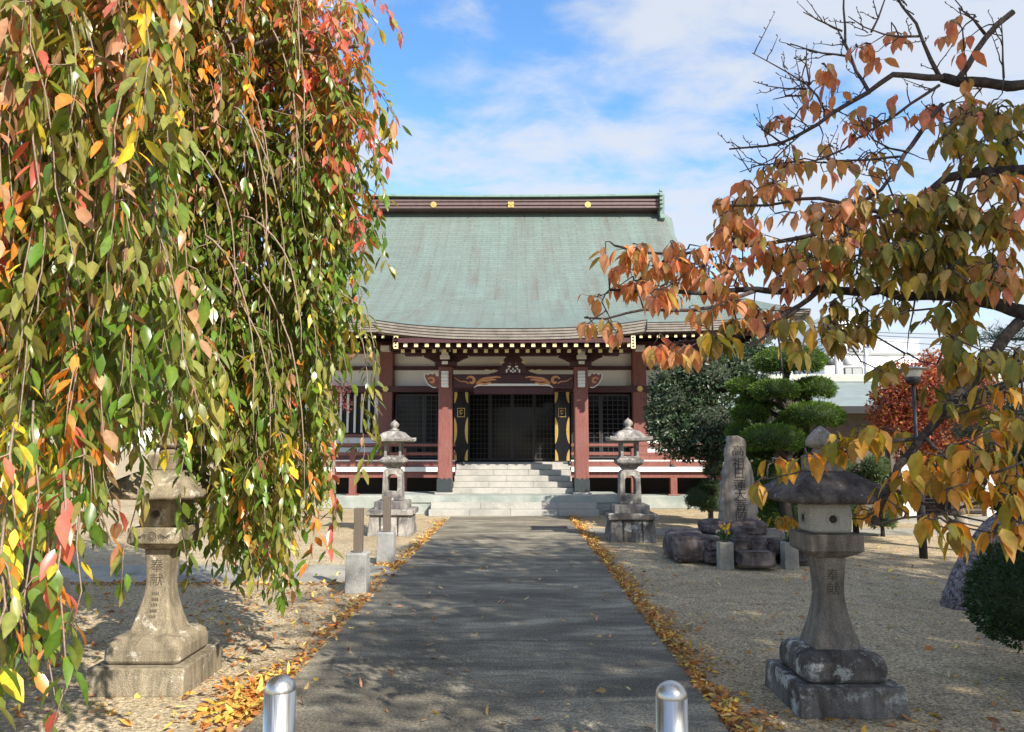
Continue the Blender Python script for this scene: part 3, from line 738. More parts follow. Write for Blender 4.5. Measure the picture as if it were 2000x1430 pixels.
# --- open lacquered door leaves with gilt mounts
for sg, pxa, pxb in ((-1, 887, 914), (1, 1084, 1112)):
    x0, x1 = X(pxa, 830, 21.1), X(pxb, 830, 21.1); y = 21.1; z0, z1 = Z(900, y), Z(766, y)
    m = MB(); m.box(x0, x1, y, y + 0.05, z0, z1); lf = m.build("lacquered_door_leaf", 'black_lacquer', T, 0.006)
    m = MB(); w = x1 - x0
    for zc_, hh in ((z0 + 0.02, 0.30), ((z0 + z1) / 2 - 0.12, 0.38), (z1 - 0.02, 0.30)):
        for e, d in ((x0, 1), (x1, -1)):
            pts = [(e, zc_ - hh), (e, zc_ + hh)] + [(e + d * w * 0.22 * math.cos(a) ** 1.4, zc_ + hh * math.sin(a)) for a in [math.pi / 2 - math.pi * j / 10 for j in range(1, 10)]]
            pts = [(x, min(max(z, z0), z1)) for x, z in pts]
            if d > 0: pts = pts[::-1]
            m = MB(); m.poly(pts, y - 0.012, y - 0.001); m.build("gilt_mount", 'gold', lf)
    m = MB(); cx_, cz_ = (x0 + x1) / 2, z0 + (z1 - z0) * 0.70
    ribbon(m, [(cx_ - .1, cz_ - .12), (cx_ + .1, cz_ - .12), (cx_ + .1, cz_ + .12), (cx_ - .1, cz_ + .12), (cx_ - .1, cz_ - .12)], 0.02, y - 0.001, 0.01)
    ribbon(m, [(cx_ + .04 * math.cos(a), cz_ + 0.03 + 0.04 * math.sin(a)) for a in [0.3 + 0.5 * j for j in range(9)]], 0.022, y - 0.001, 0.01)
    ribbon(m, [(cx_ - .04 + .012 * j, cz_ - 0.03 - 0.02 * math.sin(j)) for j in range(7)], 0.02, y - 0.001, 0.01)
    m.build("gilt_crest", 'gold', lf)
# --- veranda
vx0, vx1 = AX - 7.6, AX + 6.3
for a, b in ((vx0, sx0 - 0.03), (sx1 + 0.03, vx1)):
    m = MB(); m.box(a, b, 19.86, 21.5, 1.02, 1.08); m.box(a, b, 19.83, 19.858, 0.965, 1.085); m.build("veranda_floor", 'white_paint', T)
    m = MB(); m.box(a, b, 19.92, 20.1, 0.80, 0.962); m.build("veranda_beam", 'wood', T, 0.008)
    m = MB(); m.box(a, b, 20.9, 21.0, 0.34, 0.95); m.build("underfloor_shade", 'void', T)  # near-black sheet painted in place of the shade under the veranda
    m = MB(); yb = 19.98
    m.box(a, b, yb - 0.05, yb + 0.05, Z(911, yb), Z(901.2, yb)); m.box(a, b, yb - 0.045, yb + 0.045, Z(889.5, yb), Z(883.5, yb)); m.box(a, b, yb - 0.05, yb + 0.05, Z(872, yb), Z(866.5, yb))
    ra = m.build("railing", 'wood', T, 0.012)
    m = MB(); m.box(a, b, yb - 0.06, yb + 0.03, Z(901, yb), Z(898.5, yb)); m.build("white_strip", 'white_paint', ra)
for px in (588, 690, 789, 1238, 1314, 1400):
    xx = X(px, 900, 19.98)
    m = MB(); m.box(xx - 0.075, xx + 0.075, 19.905, 20.055, 1.085, Z(876, 19.98)); m.build("railing_post", 'wood', T, 0.01)
    m = MB(); m.box(xx - 0.09, xx + 0.09, 19.9, 20.08, 0.36, 0.80); m.box(xx - .16, xx + .16, 19.85, 20.15, 0.34, 0.375)
    m.build("veranda_post", 'wood', T, 0.01)
m = MB()
for px, py in ((1313, 911), (1113, 905), (905, 905)):
    v = P(px, py, 19.9); m.lathe(v.x, 19.9, [(0.001, v.z - .06), (.05, v.z - .04), (.06, v.z), (.05, v.z + .04), (.001, v.z + .06)], 12)
m.build("iron_boss", 'iron', T)
# --- main roof
YR, YE, ZE, RUN = 27.6, 18.9, 4.80, 8.7
ZR = Z(414, YR); RISE = ZR - ZE
def zprof(t): return ZE + RISE * (0.58 * t + 0.42 * t * t)          # t: 0 eave .. 1 ridge
HWT = [(0, 6.06), (.13, 5.92), (.3, 5.86), (.5, 5.95), (.65, 6.2), (.8, 6.75), (.9, 7.22), (1, 7.72)]
def hw(v):
    for (a, p0), (b, p1) in zip(HWT, HWT[1:]):
        if v <= b: return p0 + (p1 - p0) * (v - a) / (b - a)
    return HWT[-1][1]
def lift(u, v): return 0.36 * abs(u) ** 5 * v ** 3
def roof_pt(u, v, back=False):
    y = YR - RUN * v if not back else YR + RUN * v
    return (AX + hw(v) * u, y, zprof(1 - v) + lift(u, v) - 0.28 * (max(0, abs(u) - 0.90) / 0.10) ** 2 * max(0, 1 - v / 0.55))
m = MB(); NU, NV = 48, 30; m.uv = []
for back in (False, True):
    vs, fs = [], []
    for j in range(NV + 1):
        for i in range(NU + 1):
            u = -1 + 2 * i / NU; q = roof_pt(u, j / NV, back); vs.append(q); m.uv.append((q[0], j / NV * 10.6))
    for j in range(NV):
        for i in range(NU):
            a = j * (NU + 1) + i; f = (a, a + NU + 1, a + NU + 2, a + 1); fs.append(f if not back else f[::-1])
    m.add(vs, fs, 0, True)
for sg in (-1, 1):                                                     # hip sides below the gables
    vs, fs = [], []; K = 10
    for j in range(NV + 1):
        a, b = roof_pt(sg, j / NV), roof_pt(sg, j / NV, True)
        for k in range(K + 1):
            w = k / K; vs.append((a[0], a[1] + (b[1] - a[1]) * w, a[2] - 0.3 * lift(1, j / NV) * 4 * w * (1 - w) * 3)); m.uv.append((a[1] + (b[1] - a[1]) * w, j / NV * 10.6))
    for j in range(NV):
        for k in range(K):
            a = j * (K + 1) + k; f = (a, a + 1, a + K + 2, a + K + 1); fs.append(f if sg > 0 else f[::-1])
    m.add(vs, fs, 0, True)
roof = m.build("roof", 'roof', T)
# eave boards under the roof edge
def eave(pts, th, name, parent, layers=4, back=0.035, inward=(0, 1), mats=('fascia',)):
    s = MB()
    for k in range(layers):
        d0, d1 = -th * k / layers, -th * (k + 1) / layers + 0.001; off = 0.02 + back * 0.5 * k
        for p0, p1 in zip(pts, pts[1:]):
            o = Vector((inward[0] * off, inward[1] * off, 0)); o2 = Vector((inward[0] * 0.4, inward[1] * 0.4, 0)) + o
            a, b = Vector(p0), Vector(p1)
            q = [a + o + Vector((0, 0, d1)), b + o + Vector((0, 0, d1)), b + o + Vector((0, 0, d0 - 0.006)), a + o + Vector((0, 0, d0 - 0.006))]
            q2 = [w + Vector((inward[0] * 0.4, inward[1] * 0.4, 0)) for w in q]
            s.add(q + q2, [(0, 1, 2, 3), (4, 7, 6, 5), (0, 4, 5, 1), (3, 2, 6, 7)], k % len(mats))
    return s.build(name, list(mats), parent)
eave([roof_pt(-1 + 2 * i / 60, 1) for i in range(61)], 0.235, "eave_fascia", T)
for sg in (-1, 1):
    pts = []
    for k in range(21):
        a, b = roof_pt(sg, 1), roof_pt(sg, 1, True); w = k / 20
        pts.append((a[0], a[1] + (b[1] - a[1]) * w, a[2] - 0.3 * lift(1, 1) * 4 * w * (1 - w) * 3))
    eave(pts, 0.235, "eave_fascia", T, inward=(-sg, 0))
m = MB()                                                                # soffit boards
vs, fs = [], []
for j, (yy, v) in enumerate(((0.25, 1.0), (HY - YE + 0.3, 1.0))):
    for i in range(31):
        u = -1 + 2 * i / 30; q = roof_pt(u, 1); vs.append((AX + (7.72 - 0.2) * u, YE + yy, q[2] - 0.245 + (0.42 if j else 0)))
for i in range(30): fs.append((i, i + 1, i + 32, i + 31))
m.add(vs, fs, 0); m.build("soffit", 'wood_shaded', T)
# --- porch roof
KY, KZ, KH = 16.9, Z(641, 16.9), 3.13
KQ = 4.25
tt = (KY + KQ - YE) / RUN
k_end = zprof(tt) - KZ + 0.02; k_sl = RISE * (0.58 + 0.84 * tt) / RUN
kb = (k_sl * KQ - k_end) / (KQ * KQ); ka = k_sl - 2 * kb * KQ
def kohai(u, q):
    w = KH if q < 1.3 else KH - (q - 1.3) / (KQ - 1.3) * 0.75
    return (AX + w * u, KY + q, KZ + ka * q + kb * q * q + 0.20 * abs(u) ** 2.6 * (1 - q / KQ) ** 1.3)
m = MB(); m.uv = []; vs, fs = [], []; NU, NV = 36, 18
for j in range(NV + 1):
    for i in range(NU + 1):
        q = kohai(-1 + 2 * i / NU, KQ * j / NV); vs.append(q); m.uv.append((q[0], 10.6 + (NV - j) / NV * -4.4 + 2.2))
for j in range(NV):
    for i in range(NU):
        a = j * (NU + 1) + i; fs.append((a, a + 1, a + NU + 2, a + NU + 1))
m.add(vs, fs, 0, True)
for u in (-1, 1):
    vs, fs = [], []
    for j in range(NV + 1):
        q = kohai(u, KQ * j / NV); vs += [q, (q[0], q[1], q[2] - 0.24)]; m.uv += [(q[1], 0), (q[1], 0.2)]
    for j in range(NV): fs.append((2 * j, 2 * j + 1, 2 * j + 3, 2 * j + 2) if u < 0 else (2 * j, 2 * j + 2, 2 * j + 3, 2 * j + 1))
    m.add(vs, fs, 0)
m.build("porch_roof", 'roof', T)
eave([kohai(-1 + 2 * i / 50, 0) for i in range(51)], 0.255, "porch_fascia", T)
m = MB(); vs, fs = [], []
for j in range(2):
    for i in range(31):
        q = kohai((-1 + 2 * i / 30) * 0.97, 0); vs.append((q[0], KY + (0.2 if j == 0 else 3.6), q[2] - 0.26 + (0.72 if j else 0)))
for i in range(30): fs.append((i, i + 1, i + 32, i + 31))
m.add(vs, fs); m.box(AX - 2.75, AX + 2.75, 17.0, 17.06, Z(669, 17), Z(660, 17)); m.box(AX - 2.75, AX + 2.75, 17.42, 17.5, Z(681.5, 17.42), Z(672, 17.42)); m.build("porch_soffit", 'wood_shaded', T)
# rafters with gilt ends
def rafter(name, w, length, slope):
    s = MB(); s.beam((0, 0.006, 0), (0, length, length * slope), w, w, 0); s.cbox(0, 0, 0, w + 0.006, 0.012, w + 0.006, 1)
    me_o = s.build(name, ['wood_shaded', 'brass_plate'], None)
    return me_o
r0 = rafter("rafter", 0.082, 2.6, 0.17); rm = r0.data; bpy.data.objects.remove(r0)
r1 = rafter("rafter", 0.066, 2.6, 0.17); rm2 = r1.data; bpy.data.objects.remove(r1)
def put_rafter(me, x, y, z):
    o = bpy.data.objects.new("rafter", me); COL.objects.link(o); o.parent = T; o.location = Vector((x, y, z)) - ORG[T.name]
for i in range(23):
    x = X(771 + i * (1229 - 771) / 22, 674, 17.05)
    put_rafter(rm, x, 17.05, Z(674, 17.05))
    if i < 22: put_rafter(rm, x + 0.12, 17.50, Z(685.5, 17.5))
for i in range(18):
    for sg in (-1, 1):
        x = AX + sg * (3.35 + i * 0.225); u = (x - AX) / 7.72
        put_rafter(rm2, x, 19.08, Z(658, 19.08) + lift(u, 1))
m = MB(); m.box(AX - 7.3, AX + 7.3, 19.3, 19.36, Z(655, 19.3), Z(646, 19.3)); m.build("rafter_board", 'wood_shaded', T)
# gilt gable plates at the porch eave ends, corner mounts
for px in (773, 1237):
    v = P(px, 668, 17.0); m = MB()
    m.box(v.x - 0.05, v.x + 0.05, 17.0, 17.06, Z(681, 17), Z(656, 17)); bp = m.build("gilt_end_plate", 'brass_plate', T, 0.006)
    m = MB(); 
    for k in range(4): m.poly([(v.x + 0.03 * math.cos(a), v.z - 0.1 + 0.07 * k + 0.02 * math.sin(a)) for a in [2 * math.pi * j / 6 for j in range(6)]], 16.99, 16.999)
    m.build("pierced_pattern", 'wood_shaded', bp)
for px in (1545,):
    v = P(px, 652, 18.9); m = MB(); m.box(v.x - 0.12, v.x + 0.12, 18.9, 19.15, v.z - 0.12, v.z + 0.10); m.build("corner_mount", 'gold', T, 0.02)
    m = MB(); m.tube([(v.x, 19.1, v.z - .1), (v.x, 19.1, 0.0)], 0.075, 10); m.build("downpipe", 'pole_concrete', T)
# --- ridge
rw = 0.5; z0, z1 = ZR - 0.06, Z(391, YR - .3); rl = X(1284, 400, YR) - AX
m = MB()
for i, (h, k) in enumerate(((0.00, .62), (.16, .56), (.30, .60), (.46, .54), (.66, .58), (.84, .5))):
    nx = (0.16, .30, .46, .66, .84, 1.0)[i]
    m.box(AX - rl, AX + rl, YR - k, YR + k, z0 + (z1 - z0) * h + 0.003, z0 + (z1 - z0) * nx)
rg = m.build("ridge", 'ridge', T, 0.01)
m = MB(); prev = None
for i in range(24):                                                    # verdigris cap with a slight sag
    a, b = -1 + 2 * i / 24, -1 + 2 * (i + 1) / 24
    za, zb_ = z1 + 0.05 * a * a, z1 + 0.05 * b * b
    m.sections([[(AX + rl * 1.01 * s, YR + yy, zz_ + hh) for yy, hh in ((-.68, 0.004), (-.62, 0.10), (0, 0.17), (.62, 0.10), (.68, 0.004))] for s, zz_ in ((a, za), (b, zb_))])
m.build("ridge_cap", 'verdigris', rg)
for sg in (-1, 1):
    m = MB(); xx = AX + sg * rl
    prof = [(-.70, z1 + .08), (-.62, z0 - .25), (-.74, z0 - .42), (-.5, z0 - .50), (-.38, z0 - .2), (.38, z0 - .2), (.5, z0 - .5), (.74, z0 - .42), (.62, z0 - .25), (.70, z1 + .08), (.3, z1 + .26), (0, z1 + .30), (-.3, z1 + .26)]
    m.sections([[(xx + dx, YR + y, z) for y, z in prof] for dx in ((-.04, .14) if sg > 0 else (.04, -.14))])
    for k in range(5): m.box(xx + sg * 0.0 - 0.06, xx + sg * 0.0 + 0.06, YR - 0.80 + 0.012 * k, YR - 0.66, z0 - .05 + k * 0.16, z0 + .05 + k * 0.16)
    m.tube([(xx, YR, z1 + .2), (xx + sg * .08, YR, z1 + .32), (xx + sg * .2, YR, z1 + .40)], [0.12, .09, .05], 8)
    m.build("ridge_end", 'verdigris', rg, 0.02)
for px, kind in ((847, 0), (998, 1), (1148, 0), (924, 2), (1072, 2), (1222, 2)):
    v = P(px, 400 if kind < 2 else 408, YR - .62); m = MB(); yf = YR - 0.645
    if kind == 0: m.poly([(v.x + 0.115 * math.cos(a), v.z + 0.115 * math.sin(a)) for a in [2 * math.pi * j / 20 for j in range(20)]], yf, yf + 0.04); m.poly([(v.x + 0.05 * math.cos(a), v.z + 0.05 * math.sin(a)) for a in [2 * math.pi * j / 8 for j in range(8)]], yf - .015, yf)
    elif kind == 1:
        for dx in (-.06, .06):
            for dz_ in (-.06, .06): m.box(v.x + dx - .05, v.x + dx + .05, yf, yf + .04, v.z + dz_ - .05, v.z + dz_ + .05)
        m.box(v.x - .035, v.x + .035, yf - .015, yf, v.z - .035, v.z + .035)
    else: m.tube([(v.x, yf + .03, v.z), (v.x + .03, yf - .05, v.z + .02)], 0.022, 6)
    m.build("gilt_crest" if kind < 2 else "ridge_hook", 'gold' if kind < 2 else 'steel_dark', rg)
# paper lantern seen inside
v = P(845, 846, 21.62)
# ================================================================== STONE LANTERNS
GL = "old stone lanterns beside the path"
def near_lantern(cx, cy, label, mats, carved, fsz):
    o = thing("stone_lantern", label, "lantern", (cx, cy, 0), GL)
    m = MB(); m.square(cx, cy, [(.318, 0.0), (.315, .05), (.308, .16), (.302, .17)], .02); m.build("base_slab", mats[0], o, 0.012)
    m = MB(); m.square(cx, cy, [(.238, .172), (.250, .20), (.249, .265), (.236, .305), (.200, .335), (.16, .345)], .12); m.build("cushion_base", mats[1], o, 0.02)
    def sw(z):
        u = (z - .34) / (.88 - .34); return 0.076 + 0.072 * max(0, 1 - u / 0.6) ** 1.6 + 0.014 * max(0, (u - .6) / .4) ** 1.5
    m = MB(); m.square(cx, cy, [(sw(.34 + .54 * k / 20), .34 + .54 * k / 20) for k in range(21)], .12); m.build("shaft", mats[2], o, 0.006)
    front = lambda z: cy - sw(z)
    m = MB()
    write(m, "奉", cx, .775, fsz, front); write(m, "献", cx, .775 - fsz * 1.1, fsz, front)
    if carved:
        for k in range(5): 
            zz_ = .59 - k * .036
            for q in range(4): m.poly([(cx - .02 + .012 * q, zz_ - .010), (cx - .014 + .012 * q + .004 * (k % 2), zz_ - .010), (cx - .014 + .012 * q, zz_ + .010), (cx - .019 + .012 * q, zz_ + .011)], front(zz_) - .003, front(zz_) + .004)
    m.build("cut_inscription", 'carve', o)
    m = MB(); m.square(cx, cy, [(.095, .882), (.155, .915), (.170, .925)], .10); m.square(cx, cy, [(.174, .927), (.174, 1.03)], .10); pt = m.build("platform_stone", mats[2], o, 0.006)
    if carved:
        m = MB(); yf = cy - .174; zc_ = .979
        m2 = [(cx + .026 * math.cos(a), zc_ + .026 * math.sin(a)) for a in [2 * math.pi * j / 16 for j in range(17)]]
        ribbon(m, m2, .006, yf, .004); ribbon(m, [(cx + .013 * math.cos(a), zc_ + .013 * math.sin(a)) for a in [2 * math.pi * j / 10 for j in range(11)]], .005, yf, .004)
        for sg in (-1, 1):
            ribbon(m, [(cx + sg * (.04 + .014 * k), zc_ + .012 * math.sin(k * 1.4)) for k in range(7)], .007, yf, .004)
            for k in (1, 3, 5): ribbon(m, [(cx + sg * (.04 + .014 * k + .008 * math.cos(a)), zc_ - .01 + .008 * math.sin(a)) for a in [0.6 * j for j in range(8)]], .005, yf, .004)
        m.build("carved_relief", 'carve', pt)
    m = MB(); m.square(cx, cy, [(.118, 1.031), (.130, 1.05), (.132, 1.185), (.124, 1.215)], .22); fb = m.build("firebox", mats[3], o, 0.012)
    for face in (0, 1):
        m, m2 = MB(), MB(); K = 20
        for rr, tgt, th in ((.045, m, .006), ):
            for j in range(K):
                a, b = 2 * math.pi * j / K, 2 * math.pi * (j + 1) / K
                for r0_, r1_ in ((.034, .042), ):
                    q = [(r0_ * math.cos(a), r0_ * math.sin(a)), (r1_ * math.cos(a), r1_ * math.sin(a)), (r1_ * math.cos(b), r1_ * math.sin(b)), (r0_ * math.cos(b), r0_ * math.sin(b))]
                    if face == 0: tgt.add([(cx + x, cy - .1325 - th, 1.120 + z) for x, z in q] + [(cx + x, cy - .128, 1.120 + z) for x, z in q], [(0, 3, 2, 1), (0, 1, 5, 4), (2, 3, 7, 6), (1, 2, 6, 5), (3, 0, 4, 7)])
                    else:
                        s = -1 if cx > 0 else 1
                        tgt.add([(cx + s * (.1325 + th), cy + x, 1.120 + z) for x, z in q] + [(cx + s * .128, cy + x, 1.120 + z) for x, z in q], [(0, 1, 2, 3), (0, 4, 5, 1), (2, 6, 7, 3), (1, 5, 6, 2), (3, 7, 4, 0)])
        hp = [(.024 * math.cos(2 * math.pi * j / K), .024 * math.sin(2 * math.pi * j / K)) for j in range(K)]
        if face == 0: m2.poly([(cx + x, 1.120 + z) for x, z in hp], cy - .1345, cy - .12)
        else:
            s = -1 if cx > 0 else 1
            m2.sections([[(cx + s * d, cy + x, 1.120 + z) for x, z in hp] for d in (.12, .1345)])
        m.build("ring_moulding", mats[3], fb); m2.build("hole_disc", 'ink', fb)  # dark disc painted in place of the unlit hole
    # roof stone : square, hollow-curved, upturned corners
    m = MB(); rings = []; N = 10
    def ring(h, z, cl):
        r = []
        for s, (ax_, ay_, bx_, by_) in enumerate(((1, -1, 1, 1), (1, 1, -1, 1), (-1, 1, -1, -1), (-1, -1, 1, -1))):
            for k in range(N):
                w = k / N; x, y = ax_ + (bx_ - ax_) * w, ay_ + (by_ - ay_) * w; e = abs(2 * w - 1)
                j = 0.012 * mnoise.noise(Vector((x * 3 + cx, y * 3 + z * 9, h * 7)))
                pull = 1 + 0.03 * (e ** 3) - 0.02
                r.append((cx + x * h * pull + j, cy + y * h * pull + j, z + cl * e ** 2.5 + j * .6))
        return r
    for h, z, cl in ((.12, 1.217, 0), (.28, 1.220, .008), (.322, 1.226, .012), (.332, 1.24, .016), (.320, 1.268, .018), (.265, 1.312, .012), (.205, 1.358, .005), (.145, 1.398, 0), (.108, 1.41, 0)): rings.append(ring(h, z, cl))
    m.sections(rings, 0, True); m.build("roof_stone", mats[4], o)
    m = MB(); m.square(cx, cy, [(.098, 1.412), (.10, 1.425), (.10, 1.505), (.09, 1.515)], .1); m.lathe(cx, cy, [(.055, 1.515), (.060, 1.53), (.055, 1.56)], 16)
    m.lathe(cx, cy, [(.07, 1.56), (.092, 1.58), (.094, 1.60), (.078, 1.635), (.045, 1.67), (.014, 1.695), (.002, 1.70)], 18); m.build("finial", mats[5], o, 0.004)
    return o
near_lantern(-2.42, 5.18, "sunlit tan stone lantern under the weeping tree, carved vine band below its firebox", ['lantern_tan', 'lantern_tan', 'lantern_tan', 'lantern_tan', 'lantern_tan', 'lantern_tan'], True, .085)
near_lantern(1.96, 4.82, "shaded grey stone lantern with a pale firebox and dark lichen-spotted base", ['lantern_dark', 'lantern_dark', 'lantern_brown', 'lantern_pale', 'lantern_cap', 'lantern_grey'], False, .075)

def far_lantern(cx, cy, label, mat, mat2):
    o = thing("stone_lantern", label, "lantern", (cx, cy, 0), GL)
    m = MB()
    m.square(cx, cy, [(.40, 0), (.365, .36)], .03)
    m.build("pedestal", mat2, o, .012)
    m = MB()
    for k in (-1, 1): m.box(cx + k * .16 - .006, cx + k * .16 + .006, cy - .405, cy - .36, .0, .355)
    m.build("pedestal_joint", 'ink', o)
    m = MB(); m.square(cx, cy, [(.40, .365), (.42, .38), (.42, .46), (.36, .475)], .02); m.build("pedestal_slab", mat2, o, .012)
    m = MB(); m.square(cx, cy, [(.30, .478), (.30, .60), (.28, .615)], .02); m.build("plinth", mat, o, .012)
    # hollow shaft : frame with rounded shoulders, open on the front and back
    m = MB(); w = .172; zt = 1.20; z0 = .618
    outer = [(-w - .015, z0), (w + .015, z0), (w, zt - .08), (w - .02, zt - .025), (w - .07, zt), (-w + .07, zt), (-w + .02, zt - .025), (-w, zt - .08)]
    inner = [(-.095, z0 + .17), (.095, z0 + .17), (.095, zt - .17), (.06, zt - .12), (.03, zt - .105), (-.03, zt - .105), (-.06, zt - .12), (-.095, zt - .17)]
    d = .16; n = 8
    vs = [(cx + x, cy - d, z) for x, z in outer] + [(cx + x, cy - d, z) for x, z in inner] + [(cx + x, cy + d, z) for x, z in outer] + [(cx + x, cy + d, z) for x, z in inner]
    fs = []
    for i in range(n):
        j = (i + 1) % n
        fs += [(i, j, n + j, n + i), (2 * n + j, 2 * n + i, 3 * n + i, 3 * n + j), (j, i, 2 * n + i, 2 * n + j), (n + i, n + j, 3 * n + j, 3 * n + i)]
    m.add(vs, fs); m.build("hollow_shaft", mat, o, .01)
    m = MB(); m.square(cx, cy, [(.12, 1.205), (.15, 1.26), (.215, 1.30), (.235, 1.325), (.235, 1.365), (.20, 1.385), (.18, 1.41)], .05); m.build("platform_stone", mat, o, .006)
    m = MB()
    for sx_ in (-1, 1):
        for sy_ in (-1, 1): m.cbox(cx + sx_ * .135, cy + sy_ * .135, 1.54, .045, .045, .255)
    m.square(cx, cy, [(.165, 1.412), (.165, 1.436)], .03); m.square(cx, cy, [(.165, 1.66), (.165, 1.685)], .03)
    m.build("open_firebox", mat, o, .005)
    m = MB(); N = 8; rings = []
    for h, z, cl in ((.16, 1.687, 0), (.32, 1.69, .0), (.345, 1.70, .02), (.345, 1.745, .035), (.27, 1.755, .01), (.235, 1.80, 0), (.17, 1.865, 0), (.09, 1.895, 0)):
        r = []
        for (ax_, ay_, bx_, by_) in ((1, -1, 1, 1), (1, 1, -1, 1), (-1, 1, -1, -1), (-1, -1, 1, -1)):
            for k in range(N):
                q = k / N; x, y = ax_ + (bx_ - ax_) * q, ay_ + (by_ - ay_) * q; e = abs(2 * q - 1)
                r.append((cx + x * h * (1 + .06 * e ** 6), cy + y * h * (1 + .06 * e ** 6), z + cl * e ** 6))
        rings.append(r)
    m.sections(rings, 0, False); m.build("roof_stone", mat, o, .006)
    m = MB(); m.lathe(cx, cy, [(.085, 1.896), (.09, 1.92), (.045, 1.935), (.05, 1.95), (.085, 1.985), (.088, 2.015), (.06, 2.055), (.02, 2.085), (.002, 2.105)], 16); m.build("finial", mat, o)
    return o
far_lantern(-2.29, 13.95, "pale hollow-shafted stone lantern near the stairs, behind the brown-barred posts", 'lantern_grey', 'lantern_grey')
far_lantern(1.96, 13.1, "hollow-shafted stone lantern with blackened pedestal, in front of the dark evergreen bush", 'lantern_grey', 'lantern_dark')

# ================================================================== BOLLARDS, POSTS
def bollard(cx, cy, label):
    o = thing("bollard", label, "bollard", (cx, cy, 0), "stainless steel bollards across the path")
    r = .057; zt = .72
    m = MB(); m.lathe(cx, cy, [(r, .02), (r, zt - .055)], 40); m.build("tube", 'stainless', o)
    m = MB(); m.lathe(cx, cy, [(r, zt - .0545)] + [(r * math.cos(a) + .0001, zt - .054 + .052 * math.sin(a)) for a in [math.pi / 2 * k / 10 for k in range(11)]], 40); m.build("dome_cap", 'stainless', o)
    m = MB(); m.lathe(cx, cy, [(.085, .017), (.085, .026), (.06, .028)], 30); m.build("base_ring", 'stainless', o)
    return o
b0 = bollard(-.876, 2.86, "stainless bollard on the left edge of the path, nearer the sunlit lantern")
v = P(1305, 1352, 2.86)
dup(b0, (v.x, 2.80, 0), "stainless bollard on the right edge of the path, nearer the shaded lantern")
def barrier_post(cx, cy, label):
    o = thing("barrier_post", label, "post", (cx, cy, 0), "brown bars set in concrete blocks left of the path")
    m = MB(); m.square(cx, cy, [(.118, 0), (.110, .41), (.098, .425)], .06); m.build("concrete_block", 'post_concrete', o, .01)
    m = MB(); m.cbox(cx, cy, .665, .095, .095, .48); m.build("brown_bar", 'post_bar', o, .006)
    return o
q0 = P(696, 1158, 8.3)
bp0 = barrier_post(q0.x, 8.35, "brown bar in a grey concrete block, the nearer one beside the cross path")
q1 = P(753, 1100, 10.35)
dup(bp0, (q1.x, 10.4, 0), "brown bar in a grey concrete block, in front of the pale far lantern")

# ================================================================== MONUMENT
MY = 10.75
o = thing("inscribed_stele", "tall rough stone stele with a vertical black inscription on a mound of rocks", "monument", (X(1446, 1020, MY), MY, .5))
rowsL = [(850, 1424), (872, 1423), (900, 1420), (930, 1416), (960, 1411), (990, 1409), (1024, 1413)]
rowsR = [(850, 1440), (858, 1456), (875, 1459), (890, 1460), (905, 1466), (930, 1474), (960, 1480), (990, 1483), (1024, 1481)]
def interp(tab, y):
    for (a, p0), (b, p1) in zip(tab, tab[1:]):
        if y <= b: return p0 + (p1 - p0) * max(0, (y - a)) / (b - a)
    return tab[-1][1]
m = MB(); rings = []; NZ = 40
for i in range(NZ + 1):
    py = 1026 - (1026 - 851) * i / NZ; z = Z(py, MY - .1)
    a, b = X(interp(rowsL, py), py, MY - .1), X(interp(rowsR, py), py, MY - .1)
    jl = .022 * mnoise.noise(Vector((z * 9, 1.3, 0))) + .012 * mnoise.noise(Vector((z * 28, 4.3, 0))); jr = .022 * mnoise.noise(Vector((z * 9, 7.7, 0))) + .012 * mnoise.noise(Vector((z * 26, 9.3, 0)))
    c = .035
    rings.append([(a + jl + c, MY - .10, z), (b + jr - c, MY - .10, z), (b + jr, MY - .065, z), (b + jr * 1.5, MY + .06, z), (b - .06, MY + .12 + jr, z), (a + .06, MY + .12 + jl, z), (a + jl * 1.5, MY + .06, z), (a + jl, MY - .065, z)])
m.sections(rings, 0, False); m.build("stone_slab", 'stele', o)
m = MB(); xs = [X(1442, 880, MY), X(1447, 1000, MY)]
tops = [(880, .150), (905, .155), (925, .135), (947, .150), (966, .145), (985, .145), (1005, .155)]
for ch, (py, s) in zip("高祖日蓮大菩薩", tops):
    write(m, ch, X(1441 + (py - 880) * .055, py, MY - .1), Z(py, MY - .1), s, lambda z: MY - .10, 1.15, .003)
m.build("inscription", 'ink', o)
GR = "dark rocks heaped under the stele"
